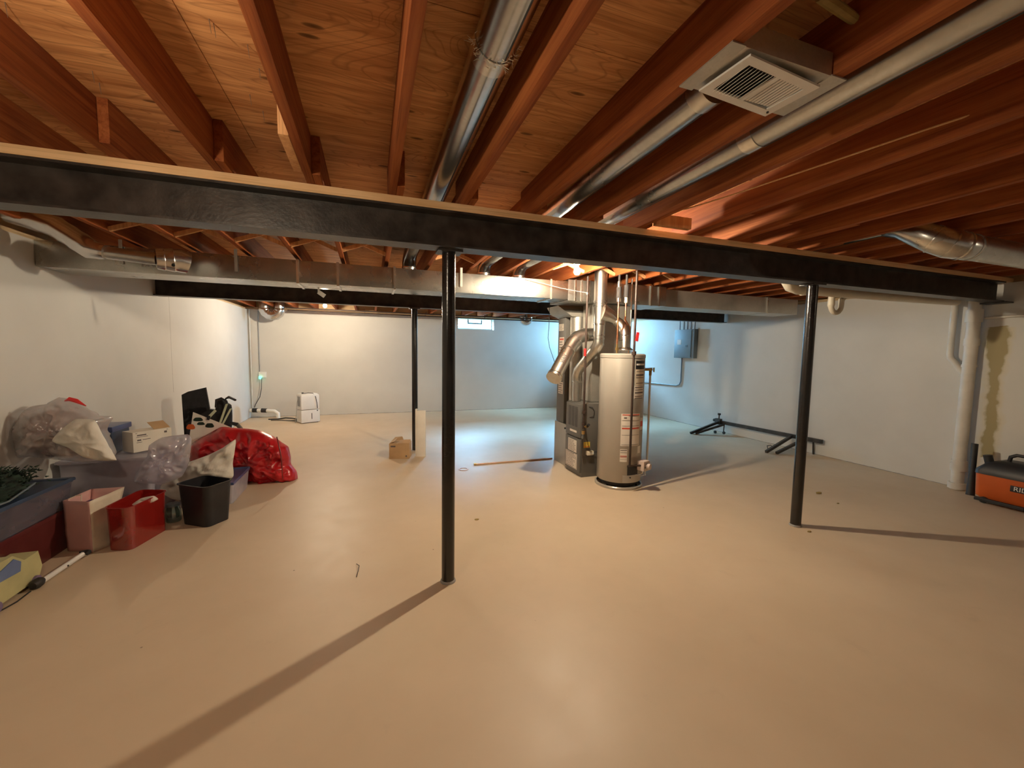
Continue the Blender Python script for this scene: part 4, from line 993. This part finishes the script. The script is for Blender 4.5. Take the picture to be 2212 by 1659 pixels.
# white sack standing behind the black bin
t = pillow('paper_sack', [(344, 1058), (352, 1042), (372, 1022), (398, 1002), (425, 992), (452, 982), (480, 968), (509, 949), (507, 975), (503, 1000), (504, 1030), (470, 1045), (430, 1060), (392, 1080), (372, 1078), (350, 1066)], 4.35, .05, .06, 'cloth_white', None, 15, .016, 8, n=110, rings=16)
tag(t, 'crumpled white sack propped up behind the black bin', 'bag')
lidded('storage_tote', rect(-1.70, 4.46, -1.25, 5.02), .001, .215, 'low clear storage tote with a dark blue lid right behind the black bin', 'storage tote', 'totelite', 'bluelid', contents=(('cloth_grey', .6, 7),))
t = thing('waste_bin', (-1.36, 4.085, 0), 'black tapered plastic waste bin standing in front of the clutter', 'bin')
BB = [(-1.525, 4.08), (-1.295, 3.925), (-1.175, 4.10), (-1.405, 4.26)]; cB = Vector((-1.35, 4.09, 0))
BT = [tuple(cB+(Vector((*p, 0))-cB)*1.18)[:2] for p in BB]
openbin('bin_body', BB, BT, .001, .345, 'blackplastic', t, rim=.012, rnd=.05, nseg=7)
# red tinted bin with things inside
t = thing('red_bin', (-1.75, 3.86, 0), 'glossy translucent red bin between the pink gift bag and the black bin', 'bin')
RB = [(-1.835, 3.690), (-1.675, 3.640), (-1.590, 4.00), (-1.790, 4.07)]; cR = Vector((-1.72, 3.85, 0))
RT = [tuple(cR+(Vector((*p, 0))-cR)*1.06)[:2] for p in RB]
openbin('bin_body', RB, RT, .001, .318, 'totered', t, rim=.010, rnd=.05, nseg=7)
MB().blob((-1.72, 3.84, .13), (.07, .15, .12), 5, .15, 3, .1, power=.7).build('contents', 'darkred', t, angle=80)
pillow('tissue', [(285, 1090), (305, 1076), (332, 1071), (342, 1078), (325, 1088), (300, 1095)], 3.86, .02, .02, 'cloth_white', t, 2, .01, 14, n=40, rings=8)
# gift bag
t = thing('gift_bag', (-1.98, 3.78, 0), 'open pink and white paper gift bag with cord handle beside the red bin', 'bag')
def gift():
    g0 = [Vector((-2.10, 3.765, .002)), Vector((-1.915, 3.685, .002)), Vector((-1.862, 3.775, .002)), Vector((-2.045, 3.86, .002))]
    g1 = [Vector((-2.115, 3.78, .372)), Vector((-1.925, 3.70, .375)), Vector((-1.872, 4.03, .372)), Vector((-2.085, 4.04, .372))]
    return g0, g1
g0, g1 = gift()
for i, mt in ((0, 'pink'), (1, 'cream'), (2, 'pink'), (3, 'pink')):
    a, b, c, d = g0[i], g0[(i+1) % 4], g1[(i+1) % 4], g1[i]
    M_ = MB(); nn = (b-a).cross(d-a).normalized()
    M_.grid(lambda u, v: (a.lerp(b, u)).lerp(d.lerp(c, u), v)+nn*(.006*noise.noise(Vector((u*3, v*4, i)))), 10, 12)
    M_.build('side_panel' if i % 2 else 'face_panel', mt, t, thick=.0016, angle=60)
MB().poly([p+Vector((0, 0, .001)) for p in g0], (0, 0, .002)).build('bottom', 'pink', t)
M_ = MB(); M_.poly([g0[i].lerp(g1[i], .80)*.97+((g0[0]+g0[2])/2).lerp((g1[0]+g1[2])/2, .80)*.03 for i in range(4)], (0, 0, .002)); M_.build('dark_interior', 'purple', t)  # dark purple sheet stands in for the shaded inside of the bag
MB().tube([(-2.09, 3.79, .375), (-2.06, 3.82, .392), (-2.02, 3.80, .398), (-2.00, 3.76, .392), (-1.985, 3.73, .375)], .003, 6).build('cord_handle', 'cream', t)
t = thing('glass_jar', (-1.50, 4.20, 0), 'small dark glass jar between the red bin and the black bin', 'jar')
MB().lathe([(0, .001), (.050, .001), (.056, .01), (.058, .09), (.045, .12), (.045, .135), (.040, .135), (.040, .12), (.052, .09), (.050, .012), (0, .010)], (-1.615, 4.17, 0), n=28).build('jar_body', 'jarglass', t)
MB().lathe([(0, .136), (.048, .136), (.048, .155), (.045, .158), (0, .158)], (-1.615, 4.17, 0), n=28).build('lid', 'panelgrey', t)
# toy vehicle at left edge and the white pole
t = thing('toy_truck', (-2.04, 3.2, 0), 'pale yellow toy with blue window and purple wheel at the left edge', 'toy')
m = MB(); m.poly([(-2.118, 2.90, .03), (-2.118, 3.30, .03), (-2.118, 3.335, .10), (-2.118, 3.31, .205), (-2.118, 3.20, .20), (-2.118, 3.12, .265), (-2.118, 2.90, .27)], (.13, 0, 0)); m.build('toy_body', 'toy_yellow', t)
MB().poly([(-1.987, 2.98, .205), (-1.987, 3.12, .245), (-1.987, 3.17, .205), (-1.987, 3.16, .15), (-1.987, 3.0, .16)], (.004, 0, 0)).build('window', 'toyblue', t)
for y_ in (3.27, 2.98):
    MB().cyl((-2.115, y_, .032), (-1.975, y_, .032), .031, n=24).build('wheel', 'lilac', t)
t = thing('white_pole', (-1.995, 3.43, 0), 'white tube with black end caps lying on the floor beside the toy', 'pole')
p0, p1 = Vector((-1.955, 3.255, .024)), Vector((-1.93, 3.60, .030))
MB().cyl(p0, p1, .016, n=18).build('tube', 'whiteplastic', t)
MB().lathe([(0, -.045), (.020, -.040), (.030, -.015), (.029, .01), (.018, .03), (0, .034)], p0-Vector((0, .02, -.008)), n=20, axis=(p1-p0)).build('end_cap', 'rubber', t)
MB().tube(arc(p1+Vector((0, .01, .003)), .030, -60, 120, (0, 1, 0), (1, 0, 0), 10), .011, 10).build('end_hook', 'rubber', t)
MB().cyl(p0.lerp(p1, .55)+Vector((.013, 0, 0)), p0.lerp(p1, .55)+Vector((.019, 0, 0)), .006, n=10).build('button', 'rubber', t)
tag(MB().tube([(-1.99, 2.95, .004), (-1.96, 3.08, .004), (-1.965, 3.19, .004)], .004, 6).build('power_cord', 'rubber'), 'black cord on the floor at the left edge beside the toy', 'cord')

# ------------------------------------------------------------------ far left corner
t = thing('dehumidifier', (-1.19, 9.1, 0), 'white boxy dehumidifier standing on the floor near the far left corner', 'dehumidifier')
DC = (-1.205, 9.14); dg = 27
rotbox(MB(), DC, .36, .27, .012, .265, dg, .02).build('water_tank', 'whiteplastic', t)
rotbox(MB(), DC, .355, .265, .270, .575, dg, .035).build('body', 'whiteplastic', t)
rotbox(MB(), DC, .31, .20, .5755, .588, dg, .005).build('top_cover', 'whiteplastic', t)
rotbox(MB(), DC, .005, .13, .34, .54, dg, 0, ox=-.181, oy=-.02).build('side_grille', 'greyplastic', t)
rotbox(MB(), DC, .30, .21, .001, .011, dg).build('base', 'dark', t)
rotbox(MB(), DC, .012, .004, .08, .20, dg, 0, ox=.02, oy=-.1365).build('level_window', 'dark', t)
rotbox(MB(), DC, .022, .004, .235, .255, dg, 0, ox=.13, oy=-.1365).build('switch', 'dark', t)
q = Rz(dg)
def dl(x, y, z): v = q @ Vector((x, y, 0)); return (DC[0]+v.x, DC[1]+v.y, z)
MB().tube([dl(-.10, 0, .592), dl(0, -.02, .60), dl(.07, -.08, .595), dl(.10, -.142, .52), dl(.12, -.145, .40), dl(.13, -.145, .29)], .006, 8).build('power_cord', 'rubber', t)
MB().cyl(dl(-.10, 0, .588), dl(-.10, 0, .612), .02, n=12).build('plug', 'rubber', t)
MB().tube([dl(-.185, 0, .53), dl(-.215, .0, .38), dl(-.235, -.02, .20), dl(-.26, -.03, .01)], .005, 8).build('drain_tube', 'greyplastic', t)
def cpipe(name, pts, r, mat, label, cat='pipe', grp=None):
    return tag(MB().tube(pts, r, 12).build(name, mat), label, cat, grp)
cpipe('wall_conduit', [(-2.40, 10.03, .12), (-2.40, 10.03, 2.30)], .012, 'paintedpvc', 'thin white conduit up the far left corner of the walls', 'conduit')
t = thing('wall_outlet', (-2.21, 10.04, .86), 'white outlet box on the far wall with glowing green night light', 'outlet')
MB().box((-2.26, 10.01, .86), (-2.12, 10.049, .98), bev=.006).build('outlet_box', 'whiteplastic', t)
MB().box((-2.25, 9.965, .83), (-2.205, 10.0095, .89), bev=.01).build('night_light', 'nightglow', t)
MB().cyl((-2.24, 10.035, .981), (-2.24, 10.035, 2.28), .008, n=10).build('conduit', 'greyplastic', t)
tag(MB().tube([(-2.20, 9.99, .85), (-2.21, 9.98, .62), (-2.24, 9.97, .45), (-2.33, 9.97, .28), (-2.35, 9.975, .225)], .007, 8).build('extension_cord', 'rubber'), 'black cord running down the wall from the night light to the pump pipe', 'cord')
t = thing('drain_pipe', (-2.0, 9.85, 0), 'short white drain pipe with black couplings near the far left corner floor', 'pipe')
MB().tube([(-2.42, 9.93, .17), (-2.15, 9.88, .165), (-1.95, 9.84, .15), (-1.88, 9.82, .10), (-1.87, 9.81, .001)], .036, 16).build('pipe_run', 'whitepvc', t)
for a, b in (((-2.37, 9.92, .17), (-2.28, 9.905, .169)), ((-2.20, 9.89, .167), (-2.10, 9.87, .163))): MB().cyl(a, b, .045, n=18).build('coupling', 'rubber', t)
tag(MB().tube([(-2.02, 9.62, .012), (-1.85, 9.60, .012), (-1.70, 9.62, .03), (-1.55, 9.52, .03), (-1.42, 9.42, .014)], .013, 8).build('black_hose', 'rubber'), 'black hose on the floor leading to the dehumidifier', 'hose')
tag(MB().tube([(-1.95, 9.50, .008), (-1.75, 9.46, .008), (-1.6, 9.36, .008), (-1.44, 9.30, .008)], .007, 8).build('loose_cable', 'rubber'), 'thin dark cord on the floor left of the dehumidifier', 'cord')

# ------------------------------------------------------------------ carton and board at the rear post
CB = (.385, 5.82); t = thing('cardboard_box', (*CB, 0), 'small brown cardboard box with open flaps on the floor by the rear post', 'box')
cb = rotbox(MB(), CB, .27, .20, .001, .215, -14, .002).build('box_body', 'cardboard', t)
q = Rz(-14)
def cl(x, y, z): v = q @ Vector((x, y, 0)); return Vector((CB[0]+v.x, CB[1]+v.y, z))
for pts in ([cl(-.13, .095, .217), cl(.03, .095, .217), cl(.0, .15, .26), cl(-.10, .16, .25)], [cl(-.02, -.09, .217), cl(.13, -.095, .217), cl(.14, .02, .245), cl(.0, .02, .24)], [cl(-.13, -.09, .2165), cl(-.13, .09, .2165), cl(-.06, .09, .245), cl(-.06, -.08, .24)]):
    MB().poly(pts, (0, 0, .003)).build('flap', 'cardboard', t)
MB().poly([cl(-.115, -.1005, .165), cl(-.05, -.1005, .165), cl(-.05, -.1005, .185), cl(-.115, -.1005, .185)], q @ Vector((0, -.001, 0))).build('printing', 'ink', cb)
MB().poly([cl(.085, -.1005, .03), cl(.105, -.1005, .03), cl(.105, -.1005, .05), cl(.085, -.1005, .05)], q @ Vector((0, -.001, 0))).build('printing', 'ink', cb)
t = thing('white_board', (.68, 5.79, 0), 'narrow white board standing upright against the rear steel post', 'board')
PB = (.672, 5.795); rotbox(MB(), PB, .118, .03, .001, .655, -14, .002, oy=-.02).build('board_face', 'whiteboard', t)
rotbox(MB(), PB, .022, .07, .001, .675, -14, .001, ox=-.0705, oy=.0).build('board_edge', 'cardboardw', t)
# copper tube on the floor
t = thing('copper_tube', (1.85, 5.14, 0), 'thin copper tube lying on the floor from the furnace to the left', 'pipe')
MB().cyl((1.29, 5.138, .011), (2.40, 5.145, .009), .010, n=12).build('tube', 'copper_dull', t)
MB().cyl((1.27, 5.138, .014), (1.30, 5.138, .014), .013, n=14).build('end_fitting', 'brass', t)
tag(MB().lathe([(.045, .0), (.062, .0), (.062, .006), (.045, .006), (.045, 0)], (1.10, 4.99, .001), n=28).build('metal_ring', 'copper_dull'), 'flat brown ring lying on the floor left of the copper tube', 'ring')

# ------------------------------------------------------------------ right wall: electrical panel, conduit, plumbing
t = thing('electrical_panel', (6.38, 7.08, 1.415), 'grey metal electrical panel on the right wall with conduits above', 'electrical panel')
MB().box((6.33, 6.80, 1.415), (6.429, 7.37, 2.02), bev=.003).build('panel_box', 'panelgrey', t)
d = MB().box((6.318, 6.87, 1.44), (6.3295, 7.345, 1.995), bev=.003).build('panel_door', 'panelgrey', t)
MB().box((6.314, 7.15, 1.70), (6.3175, 7.27, 1.81)).build('label', 'whiteplastic', d)
MB().box((6.311, 6.96, 1.65), (6.3175, 7.02, 1.69)).build('latch', 'dark', d)
for i, y in enumerate((6.87, 6.98, 7.08, 7.18, 7.30)): MB().cyl((6.40, y, 2.021), (6.40, y, 2.30), .009, n=10).build('cable', 'panelgrey', t)
cpipe('conduit_run', [(6.415, 7.22, 1.413), (6.415, 7.22, .90), (6.415, 7.26, .83), (6.415, 7.34, .80), (6.415, 8.9, .78)], .011, 'panelgrey', 'grey conduit bending down from the electrical panel along the right wall', 'conduit')
PX, PY = 6.345, 2.655
t = thing('drain_stack', (PX, PY, 0), 'thick painted vertical drain stack at the right wall with a side branch', 'pipe')
MB().cyl((PX, PY, .001), (PX, PY, 2.30), .056, n=30).build('stack_pipe', 'paintedpvc', t)
for z0, z1, r in ((1.90, 2.04, .070), (1.40, 1.43, .063), (.30, .34, .066), (.22, .30, .070), (1.64, 1.72, .064)): MB().cyl((PX, PY, z0), (PX, PY, z1), r, n=30).build('coupling', 'paintedpvc', t)
MB().tube([(6.355, 2.83, 2.30), (6.355, 2.83, 1.55), (6.355, 2.82, 1.50), (6.352, 2.78, 1.45), (PX, PY+.03, 1.30)], .030, 20).build('side_branch', 'paintedpvc', t)
MB().cyl((PX, PY, .012), (PX, PY, .0805), .075, n=30).build('base_collar', 'paintedpvc', t)
t = thing('horizontal_drain', (4.9, 2.80, 2.08), 'white drain pipe running under the joists behind the near beam at right', 'pipe')
ya = 2.80
MB().tube([(3.60, ya, 2.30), (3.63, ya, 2.20), (3.69, ya, 2.14), (3.80, ya, 2.115), (6.20, ya, 2.135), (6.28, ya-.02, 2.135)], .040, 20, radii=[.042, .045, .047, .043, .040, .04]).build('pipe_run', 'pvc', t)
for x in (3.85, 3.95): MB().cyl((x, ya, 2.115), (x+.02, ya, 2.115), .048, n=24).build('coupling', 'pvc', t)
def trap(x, yy, zt, label):
    t = thing('drain_trap', (x, yy, 1.95), label, 'pipe')
    pts = [(x, yy, zt+.10), (x, yy, 2.02)] + arc((x+.075, yy, 2.02), .075, 180, 360, (1, 0, 0), (0, 0, 1), 10) + [(x+.15, yy, 2.08), (x+.20, yy, 2.115), (x+.45, yy, 2.135)]
    MB().tube(pts, .024, 16).build('trap_bend', 'pvc', t)
    MB().cyl((x, yy, 2.05), (x, yy, 2.075), .029, n=18).build('slip_nut', 'pvc', t)
trap(4.44, 2.92, 2.12, 'white u-shaped trap hanging under the joists right of the right post')
cpipe('wall_pipe', [(6.405, 2.595, 1.945), (6.405, 1.9, 1.965)], .014, 'paintedpvc', 'horizontal painted pipe on the right wall beyond the drain stack')

# ------------------------------------------------------------------ folded bed frame by the right wall
t = thing('bed_frame', (6.1, 5.2, 0), 'folded black metal bed frame leaning on the floor along the right wall', 'bed frame')
def bar(a, b, w_, h_, name='rail', mat='blacksteel'):
    a, b = Vector(a), Vector(b); d = (b-a).normalized(); s_ = d.cross(Vector((0, 0, 1))).normalized()*w_/2; u_ = s_.cross(d).normalized()*h_/2
    return MB().loft([[a-s_-u_, a+s_-u_, a+s_+u_, a-s_+u_], [b-s_-u_, b+s_-u_, b+s_+u_, b-s_+u_]]).build(name, mat, t)
bar((6.36, 6.04, .205), (6.36, 4.16, .225), .040, .060)
bar((6.33, 6.04, .21), (5.68, 6.07, .018), .036, .042, 'cross_bar'); bar((6.34, 5.93, .18), (5.76, 6.02, .018), .032, .036, 'cross_bar')
bar((6.33, 4.62, .21), (5.74, 4.56, .018), .036, .042, 'cross_bar'); bar((6.33, 4.45, .18), (5.83, 4.46, .018), .034, .040, 'cross_bar')
MB().cyl((6.33, 6.05, .22), (6.33, 6.05, .34), .011, n=12).build('leg_post', 'blacksteel', t)
MB().cyl((6.33, 6.05, .34), (6.33, 6.05, .375), .027, n=16).build('foot_cap', 'rubber', t)
MB().box((6.30, 6.00, .16), (6.36, 6.12, .27), bev=.004).build('corner_bracket', 'blacksteel', t)
MB().cyl((6.30, 6.14, .23), (6.33, 6.14, .23), .028, n=16).build('caster_wheel', 'rubber', t)
MB().cyl((6.33, 5.92, .19), (6.30, 5.90, .045), .010, n=12).build('leg_post', 'blacksteel', t)
for x, y in ((6.30, 5.89), (6.20, 6.00)): MB().cyl((x-.012, y, .027), (x+.012, y, .027), .026, n=18).build('caster_wheel', 'rubber', t)
MB().cyl((6.395, 4.30, .001), (6.375, 4.30, .205), .012, n=12).build('leg_post', 'blacksteel', t)
MB().tube([(5.90, 4.66, .03), (5.93, 4.70, .07), (5.98, 4.68, .08), (6.0, 4.64, .05)], .005, 8).build('wire_hook', 'blacksteel', t)

# ------------------------------------------------------------------ wet/dry vacuum at right edge
t = thing('shop_vacuum', (6.16, 2.2, 0), 'orange and black wet dry vacuum on the floor at the right edge', 'vacuum')
def rrect(x0, y0, x1, y1, z, r=.05, n=6):
    out = []
    for cx_, cy_, a0 in ((x1-r, y1-r, 0), (x0+r, y1-r, 90), (x0+r, y0+r, 180), (x1-r, y0+r, 270)):
        for i in range(n+1):
            a = math.radians(a0+90*i/n); out.append(Vector((cx_+r*math.cos(a), cy_+r*math.sin(a), z)))
    return out
VX0, VX1, VY0, VY1 = 6.03, 6.36, 1.86, 2.39
MB().loft([rrect(VX0+.03, VY0+.03, VX1-.03, VY1-.03, .035), rrect(VX0, VY0, VX1, VY1, .07), rrect(VX0-.008, VY0-.008, VX1+.008, VY1+.008, .30)]).build('drum', 'orange', t, angle=45)
MB().loft([rrect(VX0-.015, VY0-.015, VX1+.015, VY1+.015, .301), rrect(VX0-.012, VY0-.012, VX1+.012, VY1+.012, .345), rrect(VX0+.03, VY0+.03, VX1-.03, VY1-.05, .42), rrect(VX0+.07, VY0+.08, VX1-.07, VY1-.13, .455)]).build('motor_head', 'vacblack', t, angle=45)
MB().tube([(6.19, 2.22, .44), (6.19, 2.21, .50), (6.19, 2.17, .525), (6.19, 2.02, .525), (6.19, 1.97, .50), (6.19, 1.95, .44)], .016, 12).build('carry_handle', 'vacblack', t)
MB().cyl((6.13, 2.33, .40), (6.12, 2.35, .49), .035, n=20).build('hose_port', 'vacblack', t)
m = MB(); m.tube([(6.10, 2.44, .03), (6.13, 2.455, .30), (6.15, 2.465, .585)], .026, 18, radii=[.036, .026, .028]); m.build('extension_wand', 'vacblack', t)
for x, y in ((6.06, 2.31), (6.06, 2.0), (6.33, 2.31), (6.33, 1.95)):
    MB().cyl((x-.045*(1 if x < 6.2 else -1), y, .033), (x, y, .033), .032, n=20).build('caster_wheel', 'rubber', t)
MB().box((5.995, 2.02, .02), (6.03, 2.37, .055), bev=.006).build('caster_skirt', 'vacblack', t)
pl = MB().box((6.0135, 1.86, .185), (6.0205, 2.13, .245), bev=.002).build('name_plate', 'vacblack', t)
text('RIDGID', .062, (6.0132, 2.005, .215), (0, -1, 0), (0, 0, 1), (-1, 0, 0), 'whiteplastic', pl)

# ------------------------------------------------------------------ crumbs of debris on the floor
for i, (px, py, s_, lab) in enumerate([(1768, 1066, .035, 'small brown crumb heap on the floor right of the right post'), (1030, 1123, .02, 'tiny dark chip on the floor right of the middle post'), (1748, 1149, .02, 'tiny dark chip just in front of the right post base'), (1810, 1088, .016, 'tiny dark chip on the floor far right of the right post')]):
    p = at(px, py, 2, 0)
    tag(MB().blob((p.x, p.y, s_*.2), (s_, s_*.5, s_*.35), i, .3, 3, 0, 12, 8, floor=.001).build('wood_chip', 'yellowwood'), lab, 'wood chip')
tw = [at(770, 1218, 2, .006), at(776, 1222, 2, .014), at(774, 1232, 2, .006), at(770, 1246, 2, .004)]
tag(MB().tube(tw, .0022, 6).build('twig', 'dark'), 'small dark twig lying on the floor left of the middle post', 'twig')
